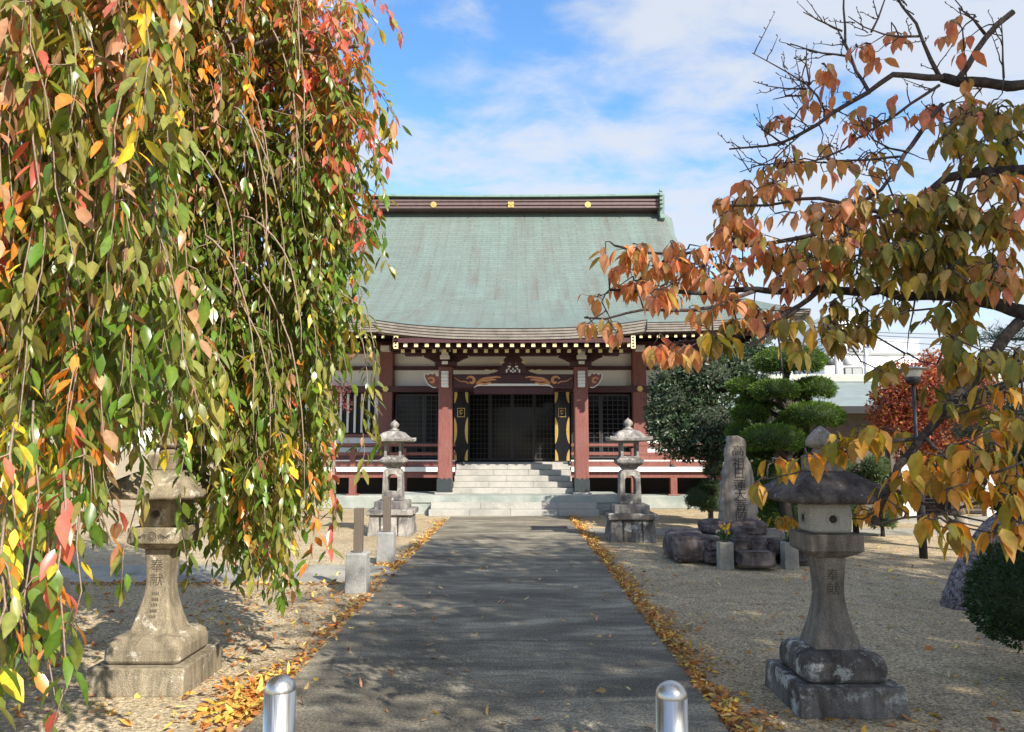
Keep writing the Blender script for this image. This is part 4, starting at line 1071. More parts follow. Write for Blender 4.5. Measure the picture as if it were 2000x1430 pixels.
def rock(px0, px1, py0, py1, Y, dep, label, seed, mat='rock', group=GR, boxy=.55, name="rock", cat="rock"):
    Y += .3
    a, b = X(px0, (py0 + py1) / 2, Y), X(px1, (py0 + py1) / 2, Y); zt, zb_ = Z(py0, Y), max(Z(py1, Y), -.02)
    c = Vector(((a + b) / 2, Y + dep / 2, (zt + zb_) / 2)); r = Vector(((b - a) / 2, dep / 2, (zt - zb_) / 2))
    m = MB(); vs, fs = [], []; S, K = 52, 34
    for i in range(K + 1):
        th = math.pi * i / K
        for k in range(S):
            ph = 2 * math.pi * k / S
            d = Vector((math.sin(th) * math.cos(ph), math.sin(th) * math.sin(ph), math.cos(th)))
            e = boxy
            q = Vector([math.copysign(abs(w) ** e, w) for w in d])
            s = 1 + .16 * mnoise.noise(d * 1.7 + Vector((seed * 5.1, seed * 2.7, 0))) + .09 * mnoise.noise(d * 5 + Vector((seed, 0, seed * 3.3))) + .07 * abs(mnoise.noise(d * 9 + Vector((seed, 3, 1)))) + .035 * mnoise.noise(d * 24 + Vector((seed, 5, 1)))
            vs.append((c.x + q.x * r.x * s, c.y + q.y * r.y * s, max(c.z + q.z * r.z * s, -.03)))
    for i in range(K):
        for k in range(S):
            k2 = (k + 1) % S; fs.append((i * S + k, (i + 1) * S + k, (i + 1) * S + k2, i * S + k2))
    m.add(vs, fs, 0, True)
    ob = m.build(name, mat, None, 0, (c.x, c.y, zb_))
    return tag(ob, label, cat, group)
m = MB(); m.box(X(1345, 1050, 10.5), X(1592, 1050, 10.5), 10.45, 11.5, 0.0, .365)
tag(m.build("stone_terrace", 'lantern_brown', None, .02, (X(1450, 1050, 10.5), 10.9, 0)), "flat grey stone terrace top between the rocks under the stele", "terrace")
rock(1315, 1394, 1043, 1102, 10.0, .8, "largest dark rock, rounded left end of the heap under the stele", 1)
rock(1378, 1442, 1018, 1051, 10.25, .6, "flat dark boulder left under the foot of the stele", 2, boxy=.7)
rock(1428, 1506, 1016, 1054, 10.15, .6, "smooth brown boulder right under the foot of the stele", 3, boxy=.75)
rock(1383, 1412, 1052, 1078, 9.9, .4, "upper small square rock behind the left flower vase", 4)
rock(1380, 1412, 1076, 1103, 9.85, .45, "lower small square rock behind the left flower vase", 5)
rock(1430, 1472, 1046, 1082, 9.95, .45, "cracked dark rock above the low stone slab, left of its middle", 6)
rock(1466, 1502, 1050, 1080, 9.95, .45, "tilted dark rock above the low stone slab, right of its middle", 7)
rock(1500, 1532, 1054, 1086, 9.95, .45, "dark rock just left of the right flower vase", 8)
rock(1428, 1450, 1080, 1104, 9.8, .3, "small grey rock between the left vase and the low slab", 9)
rock(1532, 1610, 1058, 1108, 9.85, .7, "dark rocks' right end, behind the shaded lantern", 10)
rock(1446, 1518, 1079, 1107, 9.45, .32, "low flat-topped stone slab at the foot of the rock heap", 11, 'rock', None, .28, "offering_slab", "stone slab")
def vase(px, label, flabel, k):
    v = P(px, 1108, 10.0); cx, cy = v.x, 10.0
    o = thing("flower_vase", label, "vase", (cx, cy, 0), "square concrete flower vases")
    m = MB(); m.square(cx, cy, [(.092, 0), (.088, .33), (.082, .34)], .04); m.build("square_post", 'vase_concrete', o, .006)
    m = MB(); m.lathe(cx, cy, [(.05, .3405), (.055, .344), (.05, .347)], 16); m.build("metal_collar", 'steel_dark', o)
    f = thing("flower_bouquet", flabel, "flowers", (cx, cy, .345), "bouquets in the stone vases")
    m = MB(); tips = []
    for i in range(16):
        a = random.uniform(0, 6.28); r_ = random.uniform(.02, .085); h = random.uniform(.10, .26)
        tip = Vector((cx + r_ * math.cos(a), cy + r_ * math.sin(a), .345 + h)); tips.append(tip)
        m.tube([(cx, cy, .33), (cx + r_ * .4 * math.cos(a), cy + r_ * .4 * math.sin(a), .345 + h * .5), tip], .0025, 4)
    m.build("stems", 'yew_stem', f)
    pos, ax, nr, col, L = [], [], [], [], []
    for i, tip in enumerate(tips):
        yel = i % 5 < 2; n = 16
        c_ = (.85, .62, .01) if yel else ((.80, .74, .72) if i % 5 < 4 else (.62, .30, .40))
        h = tip + (Vector((.03, -.03, -.02)) if yel else Vector((-.02, 0, .01)))
        for q in range(n):
            d = Vector((random.gauss(0, 1), random.gauss(0, 1), random.gauss(.3, .8))).normalized()
            pos.append(h); ax.append(d); nr.append(Vector((random.random(), random.random(), 1))); col.append(c_); L.append(.03 if yel else .022)
    leaf_mesh("blossoms", pos, ax, nr, L, .5, .3, col, 'petal', f, 1)
    n = 60; ps = np.array([[cx, cy, .35]]) + RNG.normal(0, 1, (n, 3)) * [.035, .035, .03] + [0, 0, .06]
    leaf_mesh("greenery", ps, rdir(n) + [0, 0, .3], rdir(n), RNG.uniform(.05, .09, n), .3, .2, pick([(1, (.04, .085, .02)), (1, (.06, .11, .03))], n), 'yew_leaf', f, 1)
M['yew_stem'] = m_plain("green_stem", (.06, .10, .03), .6)
vase(1417, "square concrete flower vase left of the low slab", "yellow, pink and white flowers in the vase nearer the path", 0)
vase(1543, "square concrete flower vase beside the shaded lantern", "yellow and white flowers in the vase beside the shaded lantern", 1)

# ================================================================== STREET LAMP
lv = P(1804, 1089, 10.9); lx, ly = lv.x, 10.9
o = thing("street_lamp", "slim black garden lamp post with a wide flat hood, in front of the red maple", "lamp", (lx, ly, 0))
m = MB(); m.lathe(lx, ly, [(.056, 0), (.056, 1.15), (.03, 1.18), (.028, 2.5)], 16); m.build("pole", 'black_steel', o)
m = MB(); m.lathe(lx, ly, [(.04, 2.49), (.095, 2.53), (.105, 2.59), (.10, 2.60)], 20); m.build("collar", 'black_steel', o)
m = MB(); m.lathe(lx, ly, [(.09, 2.601), (.105, 2.62), (.135, 2.70), (.13, 2.705)], 24); m.build("glass_bowl", 'lamp_glass', o)
m = MB(); m.lathe(lx, ly, [(.14, 2.706), (.225, 2.715), (.23, 2.725), (.12, 2.75), (.01, 2.76)], 28); m.build("hood", 'lamp_cap', o)

# ================================================================== BUILDINGS BEHIND
o = thing("side_hall", "low side hall with a grey-green roof behind the red maple", "building", (10, 19, 0))
wy = 17.3; bx0, bx1 = X(1605, 800, 16.6), 22.0
for a, b, y0, y1 in ((bx0 + .4, X(1738, 960, wy), wy, wy + .2), (X(1757, 960, wy), X(1800, 960, wy), wy, wy + .2), (X(1925, 960, wy), X(1945, 960, wy), wy, wy + .2), (18, bx1 - .3, wy, wy + .2), (bx0 + .4, bx0 + .6, wy + .205, 23.5)):
    m = MB(); m.box(a, b, y0, y1, 0, 2.4); m.build("wall", 'brown_post' if a < bx0 + .5 else 'cream', o)  # left walls coloured dark brown to stand for the eave shade
m = MB(); m.box(X(1738, 960, wy) + .005, X(1757, 960, wy) - .005, wy - .1, wy + .15, 0, 2.38); m.build("timber_post", 'brown_post', o, .01)
m = MB(); m.box(X(1800, 960, wy) + .005, 17.99, wy + .9, wy + 1.0, 0.03, 2.42); m.build("dark_opening", 'void', o)  # near-black sheet in place of the unlit inside
m = MB(); 
for k in range(16): m.box(X(1862, 960, wy), X(1922, 960, wy), wy + .02, wy + .06, .16 + k * .09, .16 + k * .09 + .035)
m.build("louvre_screen", 'brown_post', o)
m = MB(); ze, zr = Z(794, 16.6), Z(745, 20.2)
m.sections([[(x, 16.6, ze), (x, 20.2, zr), (x, 24, ze), (x, 24, ze - .12), (x, 20.2, zr - .15), (x, 16.6, ze - .12)] for x in (bx0, bx1)]); rf = m.build("roof", 'side_roof', o)
m = MB(); m.box(bx0 - .02, bx1, 20.0, 20.4, zr - .04, Z(733, 20.2)); m.build("ridge", 'side_ridge', rf, .02)
m = MB(); m.box(bx0 - .01, bx1, 16.50, 16.585, ze - .16, ze + .0); m.build("gutter", 'black_steel', rf)
o = thing("house", "white two-storey house with grey windows, far behind the side hall", "house", (18, 40, 0))
hy = 40; zt = Z(689.5, hy); zu = Z(606, hy)
x0, x1, x2 = X(1610, 700, hy), X(1702, 650, hy), X(1800, 700, hy)
m = MB(); m.box(x0, x2, hy, hy + 9, 0, zt - .13); m.box(X(1640, 650, hy), x1, hy + .4, hy + 9, zt - .12, zu); m.build("wall", 'white_wall', o)
m = MB(); m.box(x0 - .05, x2 + .05, hy - .06, hy + 9, zt - .125, zt); m.build("parapet_cap", 'grey_sash', o)
for a, b, y0, y1 in ((1657, 1678, 668, 689), (1647, 1683, 718, 742)):
    yy = hy + (.4 if y0 < 700 else 0)
    m = MB(); m.box(X(a, 700, yy), X(b, 700, yy), yy - .06, yy - .003, Z(y1, yy), Z(y0, yy)); w_ = m.build("window", 'lattice', o)
    m = MB()
    if y0 < 700:
        for k in range(9): m.box(X(a + 1, 700, yy), X(b - 1, 700, yy), yy - .08, yy - .062, Z(y1 - 2 - k * 2.1, yy), Z(y1 - 3.5 - k * 2.1, yy))
        m.build("shutter", 'grey_sash', w_)
    else:
        m.box(X(a + 2, 700, yy), X(a + 14, 700, yy), yy - .075, yy - .062, Z(y1 - 1, yy), Z(y0 + 2, yy)); m.box(X(a + 16, 700, yy), X(b - 2, 700, yy), yy - .075, yy - .062, Z(y1 - 1, yy), Z(y0 + 2, yy))
        m.build("pane", 'grey_sash', w_)
m = MB(); m.tube([(X(1691, 700, hy), hy - .1, 0), (X(1691, 700, hy), hy - .1, zt + .1)], .07, 8); m.build("downpipe", 'white_wall', o)
m = MB(); m.box(X(1690, 685, hy), X(1701, 685, hy), hy + .05, hy + .35, zt + .003, Z(681, hy)); m.build("air_conditioner", 'grey_sash', o, .02)
m = MB()
for k in range(2): m.box(X(1704 + k * 46, 680, hy), X(1704 + k * 46 + 45, 680, hy), hy + .05, hy + .08, zt + .01, Z(665, hy))
rl_ = m.build("balustrade", 'pale_glass', o)
m = MB(); m.box(x1, x2, hy + .03, hy + .1, Z(665, hy) + .003, Z(663.5, hy))
for k in range(3): m.box(X(1704 + k * 46, 680, hy) - .05, X(1704 + k * 46, 680, hy) - .005, hy + .04, hy + .1, zt + .01, Z(665, hy))
m.build("handrail", 'white_wall', rl_)
o = thing("utility_pole", "grey concrete utility pole with transformers and wires beside the white house", "utility pole", (X(1635, 700, 35), 35, 0))
ux_ = X(1635, 700, 35); zt = Z(648, 35)
m = MB(); m.tube([(ux_, 35, 0), (ux_, 35, zt)], [.19, .12], 12); m.build("pole", 'pole_concrete', o)
m = MB()
for py, w in ((656, .75), (668, .6), (690, .5)): m.box(ux_ - w, ux_ + w, 34.8, 34.88, Z(py, 35) - .04, Z(py, 35) + .04)
m.build("crossarm", 'pole_concrete', o)
for sg in (-1, 1):
    m = MB(); xx = ux_ + sg * .42; m.lathe(xx, 34.85, [(.2, Z(715, 35)), (.22, Z(713, 35)), (.22, Z(703, 35)), (.15, Z(700, 35))], 14)
    for k in (-1, 1): m.tube([(xx + k * .1, 34.85, Z(700, 35)), (xx + k * .12, 34.85, Z(695, 35))], .035, 6)
    m.build("transformer", 'steel_dark' if sg < 0 else 'pole_concrete', o)
m = MB()
for k in range(7):
    xx = ux_ + random.uniform(-.7, .7); m.lathe(xx, 34.84, [(.03, Z(656, 35) + .04), (.05, Z(654, 35)), (.03, Z(652, 35))], 8)
m.build("insulators", 'white_wall', o)
m = MB()
for a, b, sag in (((1635, 657), (1250, 705), 7), ((1635, 660), (1250, 722), 7), ((1630, 668), (1250, 740), 7), ((1635, 690), (1250, 760), 8), ((1638, 657), (2120, 676), 9), ((1638, 650), (2120, 655), 9), ((1638, 645), (2120, 645), 8), ((1640, 690), (2120, 692), 10), ((1640, 678), (1700, 720), 1)):
    pts = [P(a[0] + (b[0] - a[0]) * k / 14, a[1] + (b[1] - a[1]) * k / 14 + sag * 4 * (k / 14) * (1 - k / 14), 35) for k in range(15)]
    m.tube(pts, .016, 4)
m.build("wire", 'steel_dark', o)

# ================================================================== VEGETATION
def ell_points(n, c, r, shell=0.55, zmin=-1.0):
    """random points of an ellipsoid, concentrated towards its skin, with outward directions"""
    d = rdir(n * 2); d = d[d[:, 2] > zmin][:n]
    k = RNG.uniform(shell, 1.0, (len(d), 1)) ** 0.5
    return np.array(c) + d * np.array(r) * k, d
def clump_crown(name, clumps, per, L, ratio, pal, mat, parent, lod=1, down=0.2, shell=.4, out=.6, curl=.15):
    pos, ax, nr, col = [], [], [], []
    for c, r in clumps:
        n = int(per * (r[0] * r[1] * r[2]) ** (2 / 3) * 45)
        p_, d = ell_points(n, c, r, shell); tone = random.uniform(.8, 1.2)
        pos.append(p_); ax.append(d * out + rdir(len(d)) * .6 + [0, 0, -down]); nr.append(d + rdir(len(d)) * .5 + [0, 0, .5]); col.append(pick(pal, len(d)) * tone)
    pos = np.concatenate(pos)
    return leaf_mesh(name, pos, np.concatenate(ax), np.concatenate(nr), RNG.uniform(*L, len(pos)), ratio, curl, np.concatenate(col), mat, parent, lod)

# --- dark evergreen (camellia-like) bush by the hall
c = P(1380, 800, 15.0)
o = thing("evergreen_tree", "dense round dark-leaved evergreen covering the hall's right corner", "tree", (X(1456, 900, 15.0), 15.0, 0))
cl = []
for px, py, rx, rz, dy in ((1320, 790, .62, .62, 0), (1310, 850, .45, .45, -.2), (1390, 740, .75, .55, 0), (1450, 720, .55, .5, .2), (1390, 830, .8, .62, -.3), (1470, 800, .6, .7, 0), (1350, 725, .4, .35, .1), (1300, 745, .32, .35, .1), (1290, 820, .3, .4, -.1), (1430, 860, .55, .42, 0), (1470, 885, .4, .35, -.2), (1400, 895, .35, .25, -.1), (1480, 690, .35, .3, .2), (1345, 880, .3, .22, 0)):
    v = P(px, py, 15 + dy); cl.append(((v.x, 15 + dy, v.z), (rx, .75 * rx + .2, rz)))
m = MB()
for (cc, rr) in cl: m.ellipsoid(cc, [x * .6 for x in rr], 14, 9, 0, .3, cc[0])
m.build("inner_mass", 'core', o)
clump_crown("crown", cl, 100, (.065, .105), .42, [(3, (.035, .062, .026)), (2, (.05, .085, .035)), (1, (.085, .115, .05))], 'camellia_leaf', o, 1, .05, .5, .7)
ex = X(1456, 900, 15.0); m = MB(); m.tube([(ex, 15, 0), (ex + .05, 15, .8), (c.x + .3, 15, 2.0)], [.11, .09, .05], 8)
for k in range(5): m.tube([(ex, 15, 1.2 + .12 * k), (c.x + random.uniform(-.8, .4), 15 + random.uniform(-.4, .4), 1.9 + .1 * k)], [.05, .02], 6)
m.build("trunk", 'bark_dark', o)

# --- clipped conifers
def blades(name, c, r, n, L, pal, mat, parent, zlo=-.75, bias=.9, ratio=.28):
    d = rdir(n * 2); d = d[d[:, 2] > zlo][:n]; n = len(d)
    pos = np.array(c) + d * np.array(r) * RNG.uniform(.84, 1.02, (n, 1)) * (1 + .13 * np.array([[mnoise.noise(Vector(x) * 3.1 + Vector((c[0], c[2], 0)))] for x in d]))
    ax = d * bias + rdir(n) * .45 + np.array([0, 0, .15])
    col = pick(pal, n)
    return leaf_mesh(name, pos, ax, rdir(n), RNG.uniform(*L, n) * np.where(RNG.random(n) < .06, 1.8, 1.0), ratio, .1, col, mat, parent, 1)
YEW = [(3, (.085, .155, .022)), (2, (.12, .195, .028)), (1, (.045, .09, .016))]
BOX = [(3, (.035, .065, .02)), (2, (.05, .085, .028)), (1, (.07, .11, .04))]
def topiary(name, label, cat, base, pads, trunk, pal=YEW, L=(.05, .09), dens=1500, mat='yew_leaf', group=None, rat=.28):
    o = thing(name, label, cat, base, group)
    m = MB()
    for pts, rad in trunk: m.tube(pts, rad, 8)
    m.build("trunk", 'bark_dark', o)
    for c_, r_ in pads:
        m = MB(); m.ellipsoid(c_, [x * .90 for x in r_], 30, 16, 0, .10, c_[0] * 7, -.62)
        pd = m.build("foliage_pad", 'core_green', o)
        n = int(dens * (r_[0] * r_[1]) ** .5 * 9 * (r_[2] + .2))
        blades("clipped_leaves", c_, r_, n, L, pal, mat, pd, ratio=rat)
    return o
TY = 12.6
pads = []
for px, py, wx, hz, dy in ((1544, 706, 68, 28, 0), (1512, 763, 44, 20, -.4), (1590, 760, 40, 23, .1), (1456, 756, 36, 17, .25), (1588, 813, 58, 26, -.2), (1464, 809, 35, 16, .1), (1508, 858, 58, 27, -.45), (1444, 845, 24, 18, .15), (1505, 940, 62, 40, .2), (1540, 1000, 62, 46, .4), (1600, 900, 42, 26, .3), (1478, 785, 34, 16, .45), (1548, 785, 34, 18, .4), (1540, 838, 36, 18, .35), (1475, 880, 34, 20, .4), (1566, 868, 40, 20, .35)):
    v = P(px, py, TY + dy); k = TY / FPX
    pads.append(((v.x, TY + dy, v.z), (wx * k, max(.28, wx * k * .85), hz * k)))
tb = X(1540, 900, TY)
trunk = [([(tb, TY, 0), (tb - .08, TY + .05, .9), (tb + .06, TY, 1.9), (tb, TY, 3.0)], [.13, .11, .08, .05])]
for cc, rr in pads: trunk.append(([(tb, TY, cc[2] - .35), (cc[0], cc[1], cc[2] - rr[2] * .3)], [.05, .03]))
topiary("clipped_conifer", "cloud-pruned bright green conifer with stacked rounded pads behind the stele", "topiary", (tb, TY, 0), pads, trunk, YEW, (.03, .052), 3800)
# small dark clipped shrub by the platform
SY = 16.3; pads = []
for px, py, wx, hz in ((1362, 975, 24, 21), (1388, 952, 22, 15), (1392, 985, 27, 17), (1402, 920, 22, 16)):
    v = P(px, py, SY); k = SY / FPX; pads.append(((v.x, SY + random.uniform(-.2, .2), v.z), (wx * k, wx * k, hz * k)))
sb = X(1388, 1000, SY)
topiary("clipped_shrub", "small dark shrub of clipped balls beside the hall's platform", "topiary", (sb, SY, 0), pads, [([(sb, SY, 0), (sb, SY, .6), (sb + .1, SY, 1.2)], [.06, .05, .03])] + [([(sb, SY, .2), p_[0]], [.04, .03]) for p_ in pads], BOX, (.035, .06), 1300)
# pale clipped bushes behind the shaded lantern
SY = 14.0
pads = []
for px, py, wx, hz in ((1655, 918, 26, 22), (1700, 912, 24, 22), (1680, 940, 22, 18), (1712, 934, 20, 16), (1630, 930, 22, 18), (1640, 975, 40, 36)):
    v = P(px, py, SY); k = SY / FPX; pads.append(((v.x, SY + random.uniform(-.2, .2), v.z), (wx * k, wx * k, hz * k)))
sb = X(1670, 1000, SY)
topiary("clipped_shrub", "pale green shrub of clipped balls behind the shaded lantern's cap", "topiary", (sb, SY, 0), pads, [([(sb, SY, 0), (sb, SY, 1.2)], [.06, .04])] + [([(sb, SY, .4), p_[0]], [.04, .03]) for p_ in pads], [(2, (.10, .15, .06)), (1, (.15, .20, .09)), (1, (.06, .1, .04))], (.04, .065), 1200)
v = P(1722, 1003, 13.6); sb = v.x
topiary("clipped_shrub", "single low clipped ball on the gravel right of the shaded lantern", "topiary", (sb, 13.6, 0), [((sb, 13.6, .32), (.24, .24, .22))], [([(sb, 13.6, 0), (sb, 13.6, .3)], [.04, .03])], [(2, (.06, .10, .035)), (1, (.10, .14, .05))], (.035, .055), 1500)
# big close clipped shrub at the right edge
v = P(2024, 1174, 5.2)
pads = [((v.x, 5.2, v.z + .0), (.40, .42, .385)), ((v.x + .16, 5.25, v.z + .66), (.34, .34, .16)), ((v.x + .5, 5.4, v.z + .95), (.36, .36, .15))]
topiary("clipped_shrub", "large dark clipped ball at the right picture edge beside the leaning pine trunk", "topiary", (v.x + .25, 5.1, 0), pads, [([(v.x + .25, 5.15, 0), (v.x + .3, 5.2, .5), (v.x + .35, 5.3, 1.4)], [.07, .06, .03])] + [([(v.x + .25, 5.15, .3 + .3 * i), p_[0]], [.04, .03]) for i, p_ in enumerate(pads)], [(3, (.028, .055, .018)), (2, (.04, .075, .026)), (1, (.055, .10, .04))], (.018, .03), 5200, 'camellia_leaf', None, .55)

# --- red maple
v = P(1862, 1068, 12.0); tx = v.x
o = thing("maple_tree", "red-leaved maple with a forked pale trunk behind the lamp post", "tree", (tx, 11.7, 0))
m = MB(); fk = (tx - .02, 11.7, .55)
m.tube([(tx, 11.7, 0), fk], [.10, .085], 10)
for dx, dy, h, r_ in ((-.25, 0, 1.5, .07), (.12, .1, 1.6, .06), (.3, -.1, 1.7, .045)):
    m.tube([fk, (tx + dx * .5, 11.7 + dy * .5, 1.0), (tx + dx, 11.7 + dy, h), (tx + dx * 2.6, 11.7 + dy * 3, h + .8)], [r_, r_ * .9, r_ * .7, r_ * .3], 8)
for k in range(12):
    a = random.uniform(0, 6.28); m.tube([(tx + .1 * math.cos(a), 11.7, 1.4 + .06 * k), (tx + .9 * math.cos(a), 11.7 + .7 * math.sin(a), 1.9 + .09 * k)], [.03, .01], 5)
m.build("trunk", 'bark_maple', o)
cl = []
for px, py, wx, hz, dy in ((1770, 745, 50, 34, 0), (1745, 800, 46, 30, 0), (1800, 745, 60, 34, 0), (1850, 790, 80, 40, -.3), (1770, 790, 50, 28, .1), (1880, 730, 50, 34, .2), (1830, 705, 34, 22, 0), (1760, 830, 46, 26, -.1), (1820, 850, 70, 34, -.2), (1900, 840, 60, 40, .1), (1880, 890, 60, 26, 0), (1730, 770, 26, 14, 0), (1790, 885, 40, 20, 0), (1915, 760, 36, 30, 0)):
    k = 13.2 / FPX; q = P(px, py, 11.7 + dy); cl.append(((q.x, 11.7 + dy, q.z), (wx * k, wx * k * .8 + .15, hz * k)))
clump_crown("crown", cl, 150, (.05, .085), .5, [(4, (.38, .095, .05)), (2, (.26, .07, .045)), (2, (.46, .19, .05)), (1, (.13, .05, .03)), (.4, (.40, .12, .14))], 'maple_leaf', o, 1, .25, .15, .35)
# --- small pink maple behind the hanging leaves at left, yellow shrub
v = P(668, 770, 17.0)
o = thing("maple_tree", "small pink-red maple in front of the slatted window, behind the hanging leaves", "tree", (v.x - .1, 17, 0))
cl = [((v.x + dx, 17 + dy, v.z + dz), r_) for dx, dy, dz, r_ in ((0, 0, .15, (.28, .3, .2)), (-.2, .1, -.15, (.25, .3, .25)), (.15, 0, -.25, (.16, .2, .18)), (-.4, 0, .1, (.35, .3, .3)))]
clump_crown("crown", cl, 62, (.04, .06), .5, [(2, (.34, .12, .13)), (1, (.22, .09, .08))], 'maple_leaf', o, 1, .2, .1, .3)
m = MB(); m.tube([(v.x - .1, 17, 0), (v.x - .15, 17, 1.3), (v.x - .1, 17, 2.6)], [.05, .04, .015], 6); m.build("trunk", 'bark_maple', o)
v = P(622, 945, 15.2)
o = thing("yellow_shrub", "bright yellow-green shrub at the corner of the platform, behind the hanging leaves", "shrub", (v.x, 15.2, 0))
cl = [((v.x + dx, 15.2, z), r_) for dx, z, r_ in ((0, .95, (.28, .28, .25)), (-.3, .9, (.3, .3, .28)), (.1, .75, (.22, .22, .2)), (-.15, .55, (.4, .3, .3)))]
clump_crown("crown", cl, 75, (.05, .08), .45, [(2, (.48, .42, .03)), (1, (.30, .33, .04))], 'yew_leaf', o, 1, 0, .4, .7)
m = MB(); m.tube([(v.x, 15.2, 0), (v.x, 15.2, .8)], [.04, .02], 6); m.build("stem", 'bark_maple', o)

# --- leaning pine
o = thing("pine_tree", "leaning pine with plated purple-grey bark behind the large clipped ball", "tree", (4.4, 7.25, 0))
m = MB(); cps = [P(1892, 1200, 7.6), P(1894, 1170, 7.6), P(1902, 1135, 7.6), P(1920, 1095, 7.6), P(1956, 1050, 7.6), P(2004, 1010, 7.6), P(2075, 975, 7.55), (6.1, 7.5, 1.75), (6.4, 7.5, 3.0), (6.3, 7.8, 3.9)]
m.tube(cps, [.26, .225, .21, .205, .20, .195, .19, .17, .12, .08], 22, 0, True, .10, 9); m.build("trunk", 'bark_pine', o)
tuft_c = []
for px, py, d, k in ((1955, 655, 8.2, 3), (1985, 690, 8.2, 3), (1880, 790, 8.6, 4), (1930, 780, 8.4, 5), (1970, 800, 8.2, 4), (1900, 850, 8.6, 4), (1960, 880, 8.3, 4), (2040, 720, 8, 6), (2060, 840, 8, 6), (2100, 640, 8, 6), (2150, 760, 8, 6)):
    for _ in range(k): v = P(px + random.gauss(0, 18), py + random.gauss(0, 10), d + random.gauss(0, .15)); tuft_c.append(v)
m = MB()
for c_ in tuft_c[::3]: m.tube([(6.25, 7.4, 2.5), ((6.25 + c_.x) / 2, (7.4 + c_.y) / 2, (2.5 + c_.z) / 2 + .1), c_], [.04, .025, .012], 5)
m.build("branches", 'bark_twig_dark', o)
pos, ax = [], []
for c_ in tuft_c:
    n = 150; d = rdir(n); d[:, 2] = np.abs(d[:, 2]) * .8 + .1; pos.append(np.array(c_) + RNG.normal(0, .09, (n, 3)) * [1, 1, .4]); ax.append(d)
pos = np.concatenate(pos); ax = np.concatenate(ax)
leaf_mesh("crown", pos, ax, rdir(len(pos)), RNG.uniform(.08, .13, len(pos)), .05, .1, pick([(2, (.05, .10, .065)), (1, (.08, .13, .075))], len(pos)), 'pine_leaf', o, 0)

# ------------------------------------------------------------------ weeping cherry (left)
WT = Vector((-3.9, 5.9, 0))
o = thing("weeping_cherry", "big weeping cherry with a curtain of green, yellow and orange leaves", "tree", WT)
m = MB(); m.tube([WT, WT + Vector((.05, 0, 1.0)), WT + Vector((.15, .05, 2.2)), WT + Vector((.1, .1, 3.4)), WT + Vector((.2, .1, 4.6))], [.24, .19, .17, .13, .08], 14); m.build("trunk", 'bark_grey', o)
mb_l = MB()
limbs = []
for px, py, d, z0 in ((170, 60, 4.4, 3.0), (300, 120, 4.2, 3.2), (480, 70, 5.0, 3.4), (600, 150, 5.2, 3.6), (620, 60, 5.0, 3.9), (420, 20, 5.6, 3.8), (60, 180, 3.4, 2.8), (150, 330, 3.8, 2.5), (280, 300, 4.9, 2.7), (540, 260, 5.4, 3.1), (100, 480, 3.0, 2.4), (700, 90, 5.0, 4.0)):
    e = P(px, py, d); s = WT + Vector((.15, .08, z0)); mid = (s + e) / 2 + Vector((0, 0, .45))
    pts = [s.lerp(mid, k / 5).lerp(mid.lerp(e, k / 5), k / 5) for k in range(6)]
    mb_l.tube(pts, [.055, .045, .038, .03, .022, .012], 8); limbs.append(pts)
mb_l.build("branches", 'bark_grey', o)
BL = [(-400, 1330), (0, 1300), (110, 1340), (165, 1130), (205, 960), (225, 885), (375, 885), (400, 1040), (430, 1150), (535, 1190), (548, 1080), (590, 1020), (606, 880), (618, 740), (660, 720), (690, 640), (712, 480), (735, 330), (790, 120)]
TL = [(-400, -250), (500, -250), (560, -120), (600, 40), (640, 170), (680, 250), (790, 300)]
strands = []; bare = []
def strand(px, d, ytop, ybot, dr=None):
    b = P(px, ybot, d); t_ = P(px, ytop, d)
    ln = t_.z - b.z
    if ln < .15: return
    out = Vector((t_.x - WT.x, t_.y - WT.y, 0)); out = out.normalized() if out.length > .1 else Vector((1, 0, 0))
    arch = min(.55, .25 + .25 * ln) * random.uniform(.5, 1.3)
    sw_ = Vector((random.gauss(0, .07), random.gauss(0, .07), 0)) * min(1.5, ln)
    p0 = t_ - out * arch + Vector((0, 0, .10 * arch))
    pts = [p0, p0.lerp(t_, .45) + Vector((0, 0, .10)), t_ + Vector((0, 0, .02))]
    n = max(4, int(ln / .16))
    for k in range(1, n + 1):
        u = k / n; q = t_.lerp(b, u) + sw_ * (u * u) + out * .10 * math.sqrt(u) + Vector((.016 * math.sin(k * 1.9 + px), .016 * math.cos(k * 1.3 + px), 0))
        pts.append(q)
    strands.append((pts, px, d))
random.seed(21)
for i in range(1120):
    px = random.uniform(-170, 775)
    if px > 660 and random.random() < .85: continue
    if px > 620 and random.random() < .4: continue
    if px < 330: d = random.choice((random.uniform(2.5, 4.2), random.uniform(4.2, 6.0)))
    else: d = random.uniform(4.9, 6.5)
    yb, yt = interp(BL, px), interp(TL, px)
    if px < 175: yb = min(yb, 1330 if random.random() < .10 and d < 3.2 else 1060)
    if 345 < px < 415 and d > 5.8: yb = 1150
    span = yb - yt
    bot = yb - abs(random.gauss(0, 1)) * 0.06 * span if random.random() < .2 else yt + span * random.uniform(.15, .97)
    ln = random.uniform(.7, 1.9) / d * FPX
    top = max(yt - 40, bot - ln)
    strand(px, d, top, bot)
for _ in range(46):                                                     # bare pale twigs hanging in front
    px = random.uniform(-60, 600); d = random.uniform(2.6, 3.9) if px < 330 else random.uniform(4.5, 5.0)
    y0 = random.uniform(-150, 620); ln = random.uniform(200, 460); y1 = min(y0 + ln, interp(BL, px) - 30)
    a, b = P(px - random.uniform(30, 170), y0 - random.uniform(0, 60), d + .25), P(px, y1, d); bare.append([Vector((a.x + (b.x - a.x) * math.sin(k / 9 * 1.57), a.y + (b.y - a.y) * k / 9, a.z + (b.z - a.z) * (k / 9) ** 1.6)) + Vector((random.gauss(0, .006), random.gauss(0, .006), 0)) for k in range(10)])
